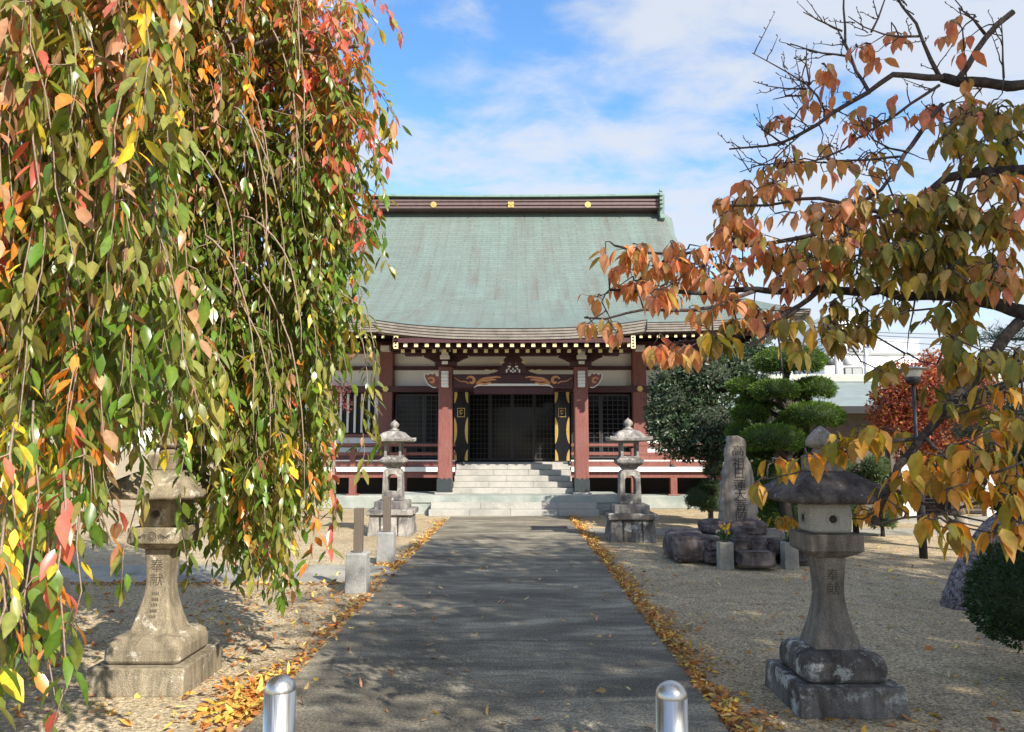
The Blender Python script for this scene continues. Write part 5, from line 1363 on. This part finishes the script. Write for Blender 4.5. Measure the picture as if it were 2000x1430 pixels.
for px, yb, d, top in ((18, 1440, 2.2, 900), (128, 1425, 2.25, 1000), (62, 1300, 2.4, 850), (165, 1230, 2.5, 900), (272, 1150, 3.2, 700), (350, 1080, 3.5, 700), (640, 1080, 5.2, 780), (700, 930, 5.0, 600), (715, 880, 5.0, 620), (0, 1420, 2.1, 1100), (95, 1380, 2.5, 1060), (600, 1110, 5, 900)): strand(px, d, top, yb)
for (x0, y0, x1, y1, d) in ((600, -60, 785, 75, 4.8), (560, 60, 782, 250, 4.8), (620, 160, 770, 265, 5.0), (650, 330, 760, 395, 5.1), (640, 400, 762, 530, 5.2), (640, 40, 725, 90, 4.8), (560, 200, 745, 330, 4.9), (600, 260, 755, 470, 5.1), (580, 0, 740, 200, 5.0), (600, 90, 760, 330, 5.2), (540, -40, 700, 150, 4.9)):
    a, b = P(x0, y0, d + .2), P(x1, y1, d)
    strands.append(([a.lerp(b, k / 9) + Vector((0, 0, .22 * (k / 9) * (1 - k / 9) * 4)) for k in range(10)], x1, d))
for _ in range(56):                                                     # sprays that lean out of the crown's right side
    y0 = random.uniform(-120, 560); x0 = random.uniform(520, 660)
    y1 = y0 + random.uniform(70, 230); lim = random.choice((690, 720, 770)) if y1 < 320 else 760 - (y1 - 320) * .16
    x1 = min(lim - abs(random.gauss(0, 22)), x0 + random.uniform(70, 170)); d = random.uniform(4.8, 5.6)
    a, b = P(x0, y0, d + .2), P(x1, y1, d); up = random.uniform(.10, .28)
    strands.append(([a.lerp(b, k / 9) + Vector((0, 0, up * math.sin(math.pi * (k / 9) ** .8))) for k in range(10)], max(x1, 640), d))
tw = MB(); pos, ax, nr, col, LL, RT, CU = [], [], [], [], [], [], []
GREEN, OLIVE, YEL, ORG_, PINK, RED = (.11, .19, .022), (.22, .23, .05), (.68, .52, .04), (.70, .25, .04), (.52, .27, .15), (.60, .13, .09)
def leafy(pts, zc_, px, step, r0_):
    bc = None
    n = len(pts); tw.tube(pts, [r0_ * (1 - .65 * k / n) for k in range(n)], 4)
    acc = random.uniform(0, .04)
    for a, b in zip(pts, pts[1:]):
        sl = (b - a).length; td = (b - a).normalized()
        while acc < sl:
            q = a + td * acc; acc += random.uniform(*step)
            py = CYP - FPX * math.tan(math.atan2(q.z - EYE, q.y) - PITCH)
            hi = min(1, max(0, (410 - py) / 330)); edge = 1 if px > 600 and py < 420 else 0
            near = 1 if (px < 170 and 380 < py) else 0
            wts = [(1 - hi) * 3.6 + .9, 2.6 + .8 * hi, .32, .17 + .6 * hi + 1.1 * near, .3 + 1.2 * hi, .03 + .22 * hi + .2 * near + 1.5 * edge]
            if py > 800: wts[2] += .6; wts[1] += 1.2
            if zc_ < .16: wts[3] *= 4; wts[5] *= 2.5
            elif zc_ > .6: wts[0] *= 2.0
            if bc is None or random.random() < .4: c_ = random.choices((GREEN, OLIVE, YEL, ORG_, PINK, RED), wts)[0]
            else: c_ = bc
            if bc is None or random.random() < .08: bc = c_
            k = random.uniform(.7, 1.3); col.append((c_[0] * k * random.uniform(.85, 1.15), c_[1] * k, c_[2] * k))
            az = random.uniform(0, 6.28); sd = Vector((math.cos(az), math.sin(az), 0))
            ax.append(td * random.uniform(.1, .5) + sd * random.uniform(.25, 1.05) + Vector((0, 0, -random.uniform(.25, 1.0))))
            nr.append(sd + Vector((random.gauss(0, .45), random.gauss(0, .45), random.uniform(.1, .9))))
            pos.append(q + sd * random.uniform(.004, .022)); LL.append(random.triangular(.045, .135, .088) * (1.10 if px > 300 else .95)); RT.append(random.uniform(.29, .45)); CU.append(random.uniform(-.1, .45))
        acc -= sl
for pts, px, d in strands:
    zc_ = random.random()
    leafy(pts, zc_, px, (.021, .044), .0045)
    if px < 600 or random.random() < .35:
        for _ in range(random.randint(1, 3)):
            i = random.randrange(2, max(3, len(pts) - 2)); a = pts[min(i, len(pts) - 1)]; az = random.uniform(0, 6.28); l_ = random.uniform(.12, .32)
            if px > 600: l_ *= .5
            sd = Vector((math.cos(az), math.sin(az), 0)) * l_
            leafy([a, a + sd * .28 - Vector((0, 0, .12 * l_)), a + sd * .48 - Vector((0, 0, .45 * l_)), a + sd * .55 - Vector((0, 0, .95 * l_))], zc_, px, (.022, .04), .003)
for q in bare: tw.tube(q, [.0085 - .0006 * k for k in range(10)], 5)
tw.build("twigs", 'twig', o)
leaf_mesh("crown", pos, ax, nr, LL, RT, CU, col, 'cherry_leaf', o, 2, tips=.32)
print("weeping leaves", len(pos))

# ------------------------------------------------------------------ cherry tree (right)
random.seed(5)
RT_ = Vector((3.9, 2.9, 0))
o = thing("cherry_tree", "autumn cherry reaching in from the right with dark limbs and orange-brown leaves", "tree", RT_)
m = MB(); m.tube([RT_, RT_ + Vector((-.1, .05, .8)), RT_ + Vector((-.3, .1, 1.5)), RT_ + Vector((-.4, .1, 2.2)), RT_ + Vector((-.2, .0, 3.2)), RT_ + Vector((.3, -.4, 4.4)), RT_ + Vector((.8, -.9, 5.6))], [.26, .22, .2, .18, .15, .11, .06], 14)
m.build("trunk", 'bark_dark', o)
fk = RT_ + Vector((-.35, .1, 1.9)); fk2 = RT_ + Vector((-.3, .05, 2.8))
limb_tab = [
    # (radius start px, radius end px, points (px,py,depth))
    (27, 12, [None, (2080, 640, 2.9), (2000, 612, 3.0), (1935, 598, 3.05), (1890, 584, 3.05)]),
    (11, 3, [(1895, 582, 3.05), (1850, 577, 3.05), (1760, 576, 3.1), (1650, 568, 3.15), (1560, 566, 3.2), (1480, 565, 3.2), (1400, 572, 3.25), (1330, 570, 3.25), (1240, 572, 3.3), (1188, 562, 3.3)]),
    (6, 2, [(1600, 566, 3.18), (1540, 610, 3.1), (1480, 650, 3.1), (1420, 662, 3.1), (1330, 664, 3.1)]),
    (5, 2, [(1480, 565, 3.2), (1400, 600, 3.2), (1340, 610, 3.2), (1260, 600, 3.2), (1220, 615, 3.2), (1190, 636, 3.2), (1140, 622, 3.2)]),
    (4, 1.5, [(1560, 600, 3.1), (1460, 690, 3.0), (1400, 690, 3.0)]),
    (11, 5, [(1985, 630, 2.95), (1945, 690, 2.9), (1880, 768, 2.85), (1810, 840, 2.8), (1775, 880, 2.8), (1742, 935, 2.75), (1710, 990, 2.75), (1700, 1020, 2.75)]),
    (4, 1.2, [(1785, 858, 2.8), (1700, 862, 2.75), (1640, 885, 2.7), (1560, 930, 2.7), (1500, 938, 2.7)]),
    (4, 1.5, [(1730, 950, 2.75), (1790, 985, 2.7), (1850, 1000, 2.7), (1920, 1018, 2.6)]),
    (4, 1.5, [(1800, 850, 2.8), (1880, 930, 2.6), (1960, 935, 2.5), (2030, 880, 2.5)]),
    (3.5, 1.5, [(2010, 960, 2.5), (1930, 980, 2.5), (1840, 1000, 2.55), (1760, 1012, 2.6), (1700, 1025, 2.6)]),
    (3, 1.2, [(2010, 1050, 2.5), (1940, 1045, 2.5), (1880, 1030, 2.55)]),
    (16, 9, [None, (2060, 330, 3.1), (2000, 335, 3.15), (1935, 336, 3.2), (1890, 328, 3.2), (1830, 338, 3.2), (1815, 375, 3.2), (1800, 400, 3.2)]),
    (6, 2.5, [(1800, 400, 3.2), (1740, 420, 3.3), (1640, 440, 3.3), (1560, 470, 3.3), (1450, 480, 3.4), (1300, 500, 3.4), (1200, 480, 3.4)]),
    (5, 2, [(1880, 345, 3.2), (1820, 480, 3.1), (1790, 500, 3.1), (1720, 500, 3.1), (1640, 520, 3.2)]),
    (5, 2, [(1740, 420, 3.3), (1640, 395, 3.3), (1560, 380, 3.4), (1500, 410, 3.4), (1400, 400, 3.4)]),
    (5, 2, [(1850, 577, 3.05), (1840, 540, 3.0), (1870, 480, 3.0), (1900, 430, 3.0)]),
    (14, 11, [None, (2070, 165, 3.5), (2000, 168, 3.5), (1915, 160, 3.5), (1840, 153, 3.5)]),
    (8, 5.5, [(1840, 153, 3.5), (1780, 148, 3.5), (1730, 138, 3.55), (1720, 165, 3.55), (1698, 180, 3.55)]),
    (6, 2, [(1698, 180, 3.55), (1650, 205, 3.6), (1600, 240, 3.6), (1560, 270, 3.6), (1530, 283, 3.65), (1470, 290, 3.7), (1425, 289, 3.7)]),
    (4.5, 1.5, [(1698, 180, 3.55), (1670, 140, 3.6), (1652, 90, 3.6), (1645, 40, 3.6), (1650, -40, 3.6)]),
    (5.5, 2, [(1835, 150, 3.5), (1805, 90, 3.5), (1795, 40, 3.5), (1770, 10, 3.5), (1740, -20, 3.5)]),
    (8, 7, [(1872, 160, 3.5), (1893, 128, 3.49), (1920, 70, 3.45), (1980, 22, 3.4)]),
    (4, 1.5, [(1925, 65, 3.45), (1905, 30, 3.4), (1870, 15, 3.4)]),
    (3, 1, [(1795, 70, 3.5), (1720, 75, 3.5), (1690, 62, 3.5), (1655, 32, 3.5)]),
    (3, 1, [(1700, 62, 3.5), (1730, 5, 3.5), (1740, -30, 3.5)]),
    (3, 1, [(1660, 110, 3.6), (1600, 105, 3.6), (1545, 85, 3.6)]),
    (2.5, 1, [(1645, 62, 3.6), (1610, 45, 3.6), (1568, 26, 3.6)]),
    (3, 1, [(1615, 215, 3.6), (1585, 165, 3.6), (1545, 138, 3.6), (1500, 120, 3.6), (1470, 105, 3.6)]),
    (2.5, 1, [(1580, 168, 3.6), (1580, 120, 3.6), (1576, 85, 3.6)]),
    (2.5, 1, [(1575, 172, 3.6), (1530, 175, 3.6), (1497, 165, 3.6)]),
    (2.5, 1, [(1565, 185, 3.6), (1540, 185, 3.6), (1512, 194, 3.6)]),
    (2.5, 1, [(1530, 282, 3.65), (1500, 262, 3.65), (1475, 241, 3.65)]),
    (2.5, 1, [(1600, 240, 3.6), (1560, 255, 3.6), (1530, 305, 3.6), (1490, 335, 3.6), (1447, 337, 3.6)]),
    (4, 2, [(1835, 165, 3.5), (1800, 185, 3.5), (1750, 225, 3.5), (1700, 255, 3.5), (1650, 300, 3.5), (1560, 320, 3.5)]),
    (6, 3, [(1840, 205, 3.45), (1805, 240, 3.45), (1770, 300, 3.4), (1745, 330, 3.4), (1720, 380, 3.4), (1640, 410, 3.3)]),
    (2.5, 1, [(1770, 295, 3.4), (1730, 300, 3.4), (1700, 275, 3.4), (1690, 255, 3.4), (1680, 240, 3.4)]),
    (3, 1.2, [(1765, 305, 3.4), (1700, 310, 3.4), (1620, 315, 3.45), (1545, 318, 3.45), (1470, 325, 3.5)]),
    (2.5, 1, [(1960, 150, 3.4), (1958, 90, 3.4), (1956, 40, 3.4)]),
    (2, .8, [(1790, 580, 3.05), (1780, 640, 3.0), (1770, 690, 3.0)]),
    (2, .8, [(1770, 690, 3.0), (1800, 715, 3.0), (1830, 712, 3.0)]), (2, .8, [(1770, 690, 3.0), (1720, 660, 3.0), (1660, 632, 3.0), (1620, 600, 3.05)]),
    (2.5, 1, [(1860, 660, 2.9), (1870, 740, 2.85), (1880, 770, 2.85)]), (2.5, 1, [(2010, 640, 2.8), (2000, 740, 2.7), (1985, 830, 2.6), (1990, 930, 2.5)]),
    (3, 1, [(1830, 820, 2.8), (1900, 800, 2.7), (1960, 780, 2.6)]),
    (2.2, 1, [(1830, 600, 3.0), (1740, 615, 2.9), (1620, 640, 2.9)]),
    (2.5, 1, [(1515, 630, 3.1), (1525, 680, 3.05), (1530, 750, 3.05)]),
    (3, 1.5, [(1742, 935, 2.75), (1722, 990, 3.6), (1690, 1012, 4.6), (1640, 1014, 5.3), (1520, 1020, 5.5)]),
]
mbA = MB(); mbB = MB(); attach = []
for r0_, r1_, pts in limb_tab:
    q = []
    for i, p_ in enumerate(pts):
        if p_ is None: q.append(fk if pts[1][1] > 500 else fk2)
        else: q.append(P(*p_))
    # smooth + wiggle
    qq = []
    for a, b in zip(q, q[1:]):
        k = max(1, int((b - a).length / .07))
        for j in range(k): qq.append(a.lerp(b, j / k))
    qq.append(q[-1])
    for _ in range(2): qq = [qq[0]] + [(qq[i - 1] + qq[i] * 2 + qq[i + 1]) / 4 for i in range(1, len(qq) - 1)] + [qq[-1]]
    big = r0_ > 8
    qq = [v + Vector((random.gauss(0, 1), random.gauss(0, 1), random.gauss(0, 1))) * (.004 if not big else .006) for v in qq]
    n = len(qq); rr = [(r0_ + (r1_ - r0_) * (i / max(1, n - 1))) * 3.1 / FPX * (1 + (.12 if big else .05) * mnoise.noise(qq[i] * 14)) for i in range(n)]
    if big:
        q2 = [a.lerp(b, j / 3) for a, b in zip(qq, qq[1:]) for j in range(3)] + [qq[-1]]; r2 = [a + (b - a) * j / 3 for a, b in zip(rr, rr[1:]) for j in range(3)] + [rr[-1]]
        mbA.tube(q2, r2, 16, 0, True, .16, 30)
    else: mbB.tube(qq, rr, 6, 0, True, .10, 60)
    attach += [(v, 0) for v in qq if v.x < 3]
# leaf clusters : (px, py, rx, ry, count, depth, palette)
OR1 = [(3, (.60, .27, .12)), (3, (.54, .27, .15)), (1, (.62, .21, .11)), (2, (.38, .27, .09))]
OR2 = [(3, (.50, .25, .13)), (2, (.54, .26, .10)), (3, (.32, .24, .07)), (1, (.56, .20, .14))]
OL = [(4, (.19, .175, .04)), (3, (.13, .15, .03)), (2, (.30, .20, .06)), (1, (.44, .32, .04))]
RD = [(3, (.52, .17, .10)), (2, (.46, .21, .11)), (1, (.26, .17, .07))]
YO = [(3, (.50, .25, .03)), (3, (.20, .18, .025)), (2, (.34, .24, .03)), (1, (.48, .18, .03))]
areas = [
    (1290, 515, 115, 45, 30, 3.35, OR1), (1230, 520, 50, 45, 9, 3.35, OR1), (1330, 560, 130, 30, 22, 3.25, OR1), (1150, 622, 22, 14, 2, 3.2, OR1), (1200, 640, 20, 18, 3, 3.2, OR1), (1160, 570, 18, 12, 2, 3.3, OR1),
    (1440, 600, 100, 28, 16, 3.15, OR1), (1420, 500, 110, 60, 24, 3.35, OR1), (1335, 680, 55, 20, 10, 3.05, OR1), (1275, 680, 12, 12, 2, 3.05, OR1), (1420, 650, 45, 20, 6, 3.1, OL),
    (1540, 430, 140, 75, 44, 3.35, OR2), (1420, 410, 35, 40, 7, 3.4, OR2), (1480, 350, 30, 40, 6, 3.45, OR2), (1560, 520, 90, 40, 22, 3.25, OR2), (1640, 500, 90, 60, 24, 3.2, OL),
    (1700, 430, 110, 60, 34, 3.2, OR2), (1800, 450, 110, 90, 52, 3.1, OL), (1900, 470, 90, 90, 48, 3.0, OL), (1760, 520, 90, 45, 26, 3.1, OL), (1950, 400, 60, 70, 20, 3.0, OR2), (1880, 530, 110, 40, 24, 3.0, OL),
    (1910, 270, 80, 60, 36, 3.3, OL), (1970, 240, 40, 70, 18, 3.3, OL), (1880, 200, 35, 50, 12, 3.4, OR2), (1960, 320, 40, 25, 8, 3.2, OL), (1830, 390, 40, 25, 8, 3.2, OR2),
    (1600, 170, 50, 45, 9, 3.6, RD), (1690, 235, 40, 25, 8, 3.5, RD), (1680, 85, 60, 40, 5, 3.5, RD), (1530, 240, 25, 20, 4, 3.6, RD), (1590, 300, 70, 40, 10, 3.5, OR2), (1750, 90, 30, 30, 3, 3.5, RD), (1870, 75, 25, 40, 5, 3.4, RD), (1780, 210, 60, 30, 5, 3.5, RD), (1700, 330, 60, 40, 8, 3.4, OR2), (1520, 350, 60, 30, 6, 3.5, OR2),
    (1590, 630, 70, 30, 12, 3.05, OL), (1680, 600, 90, 22, 12, 3.05, OL), (1650, 650, 40, 20, 6, 3.0, OL), (1560, 680, 30, 20, 3, 3.0, OL), (1840, 640, 50, 30, 8, 2.95, OL), (1740, 720, 22, 14, 4, 2.95, OL), (1900, 690, 60, 22, 8, 2.9, OL), (1960, 690, 40, 30, 6, 2.8, OL), (1870, 720, 20, 20, 3, 2.85, OL),
    (1920, 790, 60, 50, 6, 2.7, OL), (1980, 780, 30, 60, 6, 2.6, YO), (1830, 775, 20, 25, 2, 2.85, OL), (1960, 860, 60, 50, 13, 2.6, YO), (1870, 895, 80, 30, 12, 2.65, YO), (1930, 950, 80, 40, 15, 2.55, YO), (1800, 925, 50, 25, 7, 2.7, YO), (1665, 850, 40, 12, 4, 2.75, YO), (1710, 828, 36, 12, 3, 2.75, YO), (1640, 872, 24, 8, 2, 2.7, YO), (1550, 892, 40, 10, 3, 2.7, YO), (1510, 900, 10, 10, 1, 2.7, YO), (1470, 940, 10, 5, 1, 2.7, YO),
    (1745, 960, 40, 22, 5, 2.7, YO), (1530, 1012, 34, 12, 7, 5.5, YO), (1690, 1000, 24, 16, 5, 5.3, YO), (1900, 1030, 60, 18, 4, 2.55, YO), (1970, 1030, 30, 22, 4, 2.5, YO), (1865, 1055, 8, 6, 1, 2.6, YO), (1790, 1000, 40, 14, 3, 2.65, YO), (1740, 850, 24, 20, 2, 2.8, YO), (1900, 590, 90, 20, 6, 2.95, OL), (1950, 530, 50, 50, 14, 2.9, OR2),
]
tg = []
for px, py, rx, ry, cnt, d, pal in areas:
    for _ in range(cnt):
        a, k = random.uniform(0, 6.28), math.sqrt(random.random())
        tg.append((P(px + rx * k * math.cos(a), py + ry * k * math.sin(a), d + random.gauss(0, .16)), pal))
AT = [np.array([v for v, _ in attach])]
A = np.array([tuple(v) for v, _ in attach])
order = sorted(range(len(tg)), key=lambda i: float(np.min(np.sum((A - np.array(tg[i][0])) ** 2, axis=1))))
pos, ax, nr, col, LL, RT, CU = [], [], [], [], [], [], []
Al = [tuple(x) for x in A]
Aa = np.array(Al)
for i in order:
    c_, pal = tg[i]
    dd = np.sum((Aa - np.array(c_)) ** 2, axis=1) + 0.0
    k = int(np.argmin(dd)); s = Vector(Aa[k])
    ln = (c_ - s).length
    mid = s.lerp(c_, .5) + Vector((random.gauss(0, .02), random.gauss(0, .02), .06 * ln + random.gauss(0, .02)))
    pts = [s, s.lerp(mid, .5) + Vector((0, 0, .01)), mid, mid.lerp(c_, .55), c_]
    mbB.tube(pts, [.0042, .0036, .003, .0026, .002], 5)
    Aa = np.vstack([Aa, np.array([tuple(p_) for p_ in pts[1:]])])
    nl = random.randint(3, 6)
    for q in range(nl):
        at = c_ if q < 4 else mid.lerp(c_, random.uniform(.2, 1))
        az = random.uniform(0, 6.28); sd = Vector((math.cos(az), math.sin(az), 0))
        dr = random.uniform(.35, 1.35)
        # short stalk, then the drooping blade
        st = at + sd * random.uniform(.012, .035) + Vector((0, 0, random.uniform(-.012, .012)))
        mbB.tube([at, st], .0012, 3)
        pos.append(st); ax.append(sd * random.uniform(.35, .8) + Vector((0, 0, -dr))); nr.append(sd * .8 + Vector((random.gauss(0, .25), random.gauss(0, .25), .6)))
        LL.append(random.triangular(.04, .105, .076)); RT.append(random.uniform(.42, .58)); CU.append(random.uniform(.05, .5))
        c0 = random.choices([p_[1] for p_ in pal], [p_[0] for p_ in pal])[0]; kk = random.uniform(.8, 1.25)
        col.append((c0[0] * kk * random.uniform(.9, 1.12), c0[1] * kk, c0[2] * kk))
# bud spurs on the bare upper twigs
for r0_, r1_, pts in limb_tab:
    if pts[0] is None or r0_ > 7 or pts[0][1] > 360: continue
    for a, b in zip(pts, pts[1:]):
        for _ in range(2):
            u = random.random(); v = P(*[a[k] + (b[k] - a[k]) * u for k in range(3)]); l_ = random.uniform(.05, .19)
            dr_ = Vector((random.gauss(-.5, .6), random.gauss(0, .4), random.gauss(.35, .5))).normalized()
            tp = [v + dr_ * l_ * k / 5 + Vector((0, 0, .14 * l_ * (k / 5) ** 2)) + Vector((random.gauss(0, 1), 0, random.gauss(0, 1))) * .004 for k in range(6)]; tp[0] = v
            mbB.tube(tp, [.0034 - .0004 * k for k in range(6)], 5)
            for k in range(2, 6):
                if random.random() < .7:
                    w = tp[k] + Vector((random.gauss(0, .009), random.gauss(0, .006), random.uniform(.002, .014))); mbB.tube([tp[k], w], [.0022, .003], 4)
mbA.build("limbs", 'bark_dark', o); mbB.build("twigs", 'bark_twig_dark', o)
# upper crown above and outside the picture: it shades the lantern and the path
n0 = len(pos)
cl = []
random.seed(3)
for _ in range(34):
    cl.append((Vector((random.uniform(3.0, 7.5), random.uniform(-2.0, 4.5), random.uniform(4.9, 6.6))), random.uniform(.5, .9)))
up_c = []
for c_, r_ in cl:
    el = math.degrees(math.atan2(c_.z - r_ - EYE, c_.y)) if c_.y > 0 else 90
    azm = (c_.x - r_) / c_.y if c_.y > .3 else 9
    if el < 36 and azm < .78: continue
    up_c.append((c_, r_)); k = int(150 * r_ * r_)
    p_, d_ = ell_points(k, c_, (r_, r_, r_ * .6), .2)
    cc = pick(OL + OR2, len(p_))
    pos += list(p_); ax += list(rdir(len(p_)) + [0, 0, -.7]); nr += list(rdir(len(p_)) + [0, 0, .6]); LL += list(RNG.uniform(.09, .13, len(p_))); RT += [.55] * len(p_); CU += [.2] * len(p_); col += list(cc)
m = MB(); top = RT_ + Vector((.3, -.4, 4.4))
for c_, r_ in up_c: m.tube([top, top.lerp(c_, .5) + Vector((0, 0, .25)), c_], [.03, .016, .006], 6)
m.build("upper_branches", 'bark_dark', o)
leaf_mesh("crown", [tuple(x) for x in pos], [tuple(x) for x in ax], [tuple(x) for x in nr], LL, RT, CU, [tuple(x) for x in col], 'cherry_leaf_right', o, 2, tips=.7)
print("cherry leaves", n0, len(pos))

# ------------------------------------------------------------------ tall tree beside the viewer, whose shade falls over the path
random.seed(14)
ST = Vector((10.2, -2.2, 0))
o = thing("tall_tree", "tall broad-crowned tree standing outside the picture on the right, shading the path", "tree", ST)
m = MB(); m.tube([ST, ST + Vector((.1, 0, 3)), ST + Vector((0, .2, 6)), ST + Vector((-.2, .3, 9))], [.38, .3, .24, .1], 14); m.build("trunk", 'bark_dark', o)
cl = []
for _ in range(270):
    d = Vector((random.gauss(0, 1), random.gauss(0, 1), random.gauss(0, 1))).normalized() * random.random() ** .4
    cl.append((ST + Vector((-.9 + d.x * 4.4, .6 + d.y * 6.6, 9.0 + d.z * 2.0)), random.uniform(.6, 1.0)))
m = MB()
for c_, r_ in cl[::3]: m.tube([ST + Vector((0, .2, 6)), (ST + Vector((0, .2, 6))).lerp(c_, .5) + Vector((0, 0, .4)), c_], [.05, .03, .01], 5)
m.build("branches", 'bark_dark', o)
pos, col = [], []
for c_, r_ in cl:
    p_, d_ = ell_points(int(185 * r_ * r_), c_, (r_, r_, r_ * .6), .1); pos.append(p_)
pos = np.concatenate(pos); n = len(pos)
leaf_mesh("crown", pos, rdir(n) + [0, 0, -.4], rdir(n) + [0, 0, .6], RNG.uniform(.13, .2, n), .6, .15, pick(OL, n), 'cherry_leaf_right', o, 1)

# ================================================================== LEAF LITTER
random.seed(9)
lp, lc, ll = [], [], []
LIT = [(.62, .36, .06), (.58, .25, .055), (.50, .18, .05), (.64, .50, .11), (.40, .18, .08), (.54, .40, .18), (.24, .12, .06)]
def litter(x, y, z=.006, pal=LIT, s=1.0):
    lp.append((x, y, z)); lc.append(random.choice(pal)); ll.append(random.uniform(.04, .085) * s)
for _ in range(5200):                                                   # drift along the right edge
    y = 2.2 + 15.3 * random.random() ** 1.35; wv = .17 + .16 * mnoise.noise(Vector((y * 1.1, 2, 0))) + .12 * mnoise.noise(Vector((y * 3, 7, 0)))
    litter(PX1 + .012 + abs(random.gauss(0, 1)) * max(.03, wv) * .62, y, random.uniform(.004, .04), s=.85)
for _ in range(1500):                                                   # left edge, patchy
    y = 2.6 + 14 * random.random() ** 1.1; k = mnoise.noise(Vector((y * .9, 21, 0)))
    if k < -.12 and random.random() < .8: continue
    litter(PX0 - .012 - abs(random.gauss(0, 1)) * (.09 + .14 * max(0, k)), y, random.uniform(.004, .03))
for _ in range(560):                                                   # heap by the near bollard
    litter(-1.54 - abs(random.gauss(0, .17)), random.gauss(4.75, .30), random.uniform(.004, .05), LIT[:4], 1.0)
for _ in range(420): litter(random.uniform(-5.5, -1.6), 8.84 - abs(random.gauss(0, .08)), random.uniform(.004, .02))
for _ in range(260): litter(random.uniform(-1.9, -1.54), random.gauss(10.3, .12), random.uniform(.004, .02))
for _ in range(900): litter(random.uniform(-5.5, -1.55), random.uniform(2.6, 9.5), .006)
for _ in range(500): litter(random.uniform(1.2, 6), random.uniform(2.6, 12) , .006, LIT + [(.52, .45, .28)] * 3)
for _ in range(500): litter(random.gauss(-2.2, .7), random.uniform(4.5, 8.4), .006)
for _ in range(110): litter(random.uniform(PX0, PX1), random.uniform(2.6, 12), .022, [(.55, .42, .22), (.50, .33, .15), (.5, .25, .15)])
for px, py in ((1113, 1300), (1114, 1383), (1232, 1356), (870, 1320), (1146, 1230), (1060, 1256), (1030, 1256), (1250, 1266)):
    v = P(px, py, 1); k = EYE / (EYE - v.z); litter(v.x * k, k, .024, [(.62, .36, .25), (.60, .45, .25)])
for _ in range(90): litter(1.9 + random.gauss(0, .5), 4.3 + random.gauss(0, .25), .006)
n = len(lp)
axl = RNG.normal(size=(n, 3)); axl[:, 2] = RNG.normal(0, .25, n)
nrl = RNG.normal(0, .5, (n, 3)); nrl[:, 2] = 1
lf = leaf_mesh("fallen_leaves", lp, axl, nrl, ll, RNG.uniform(.28, .52, n), RNG.uniform(-.5, .45, n), np.array(lc) * RNG.uniform(.6, 1.25, (n, 1)), 'fallen_leaf', None, 2, tips=.5)
tag(lf, "yellow and orange fallen leaves drifted along both edges of the path", "fallen leaves", kind="stuff")
# loose pebbles on the gravel
rs = np.random.default_rng(4); n = 26000
py_ = 3.7 + 8.5 * rs.random(n) ** 1.7; sd_ = rs.random(n) < .38
px_ = np.where(sd_, rs.uniform(-4.6, PX0 - .02, n), rs.uniform(PX1 + .02, 5.6, n)); r_ = rs.uniform(.003, .0085, n) * (1 + .06 * (py_ - 3.7)) * np.where(rs.random(n) < .03, 2.0, 1.0)
oc = np.array([[1, 0, 0], [0, 1, 0], [-1, 0, 0], [0, -1, 0], [0, 0, .8]]); ang = rs.uniform(0, 6.28, n)
ca, sa = np.cos(ang)[:, None], np.sin(ang)[:, None]
V = np.empty((n, 5, 3)); st = rs.uniform(.6, 1.3, (n, 2, 1))
X_ = oc[None, :, 0] * st[:, 0] * r_[:, None]; Y_ = oc[None, :, 1] * st[:, 1] * r_[:, None]
V[:, :, 0] = px_[:, None] + X_ * ca - Y_ * sa; V[:, :, 1] = py_[:, None] + X_ * sa + Y_ * ca; V[:, :, 2] = .0005 + oc[None, :, 2] * r_[:, None]
me = bpy.data.meshes.new("pebbles"); tri = np.array([0, 1, 4, 1, 2, 4, 2, 3, 4, 3, 0, 4])
me.vertices.add(n * 5); me.loops.add(n * 12); me.polygons.add(n * 4)
me.vertices.foreach_set('co', V.astype(np.float32).ravel()); me.loops.foreach_set('vertex_index', (tri[None] + np.arange(n)[:, None] * 5).astype(np.int32).ravel())
me.polygons.foreach_set('loop_start', (np.arange(n * 4) * 3).astype(np.int32)); me.polygons.foreach_set('use_smooth', np.ones(n * 4, bool)); me.update(calc_edges=True)
pc = np.array([[.40, .33, .22], [.52, .46, .35], [.26, .21, .15], [.36, .33, .28], [.20, .17, .13]])[rs.choice(5, n)]; CC = np.ones((n, 5, 4), np.float32); CC[:, :, :3] = pc[:, None]
me.color_attributes.new('Col', 'FLOAT_COLOR', 'POINT').data.foreach_set('color', CC.ravel())
t = NT("pebble_stone"); at_ = t.n.new("ShaderNodeAttribute"); at_.attribute_name = "Col"; t.base(at_.outputs['Color']); t.rough(.9, 0, .2); M['pebble'] = t.m
me.materials.append(M['pebble']); tag(link_mesh("pebbles", me), "loose beige pebbles scattered over the gravel yard", "pebbles", kind="stuff")
# plain block added in place of an unidentified pale object at far left
v = P(40, 1050, 7.6)
m = MB(); m.square(v.x - .1, 7.6, [(.42, 0), (.40, .22), (.30, .24), (.28, .62), (.34, .66), (.34, .74)], .05)
tag(m.build("stand_in_block", 'granite', None, .02, (v.x - .1, 7.6, 0)), "plain stepped block standing in for an unidentified pale object behind the hanging leaves", "stone block")
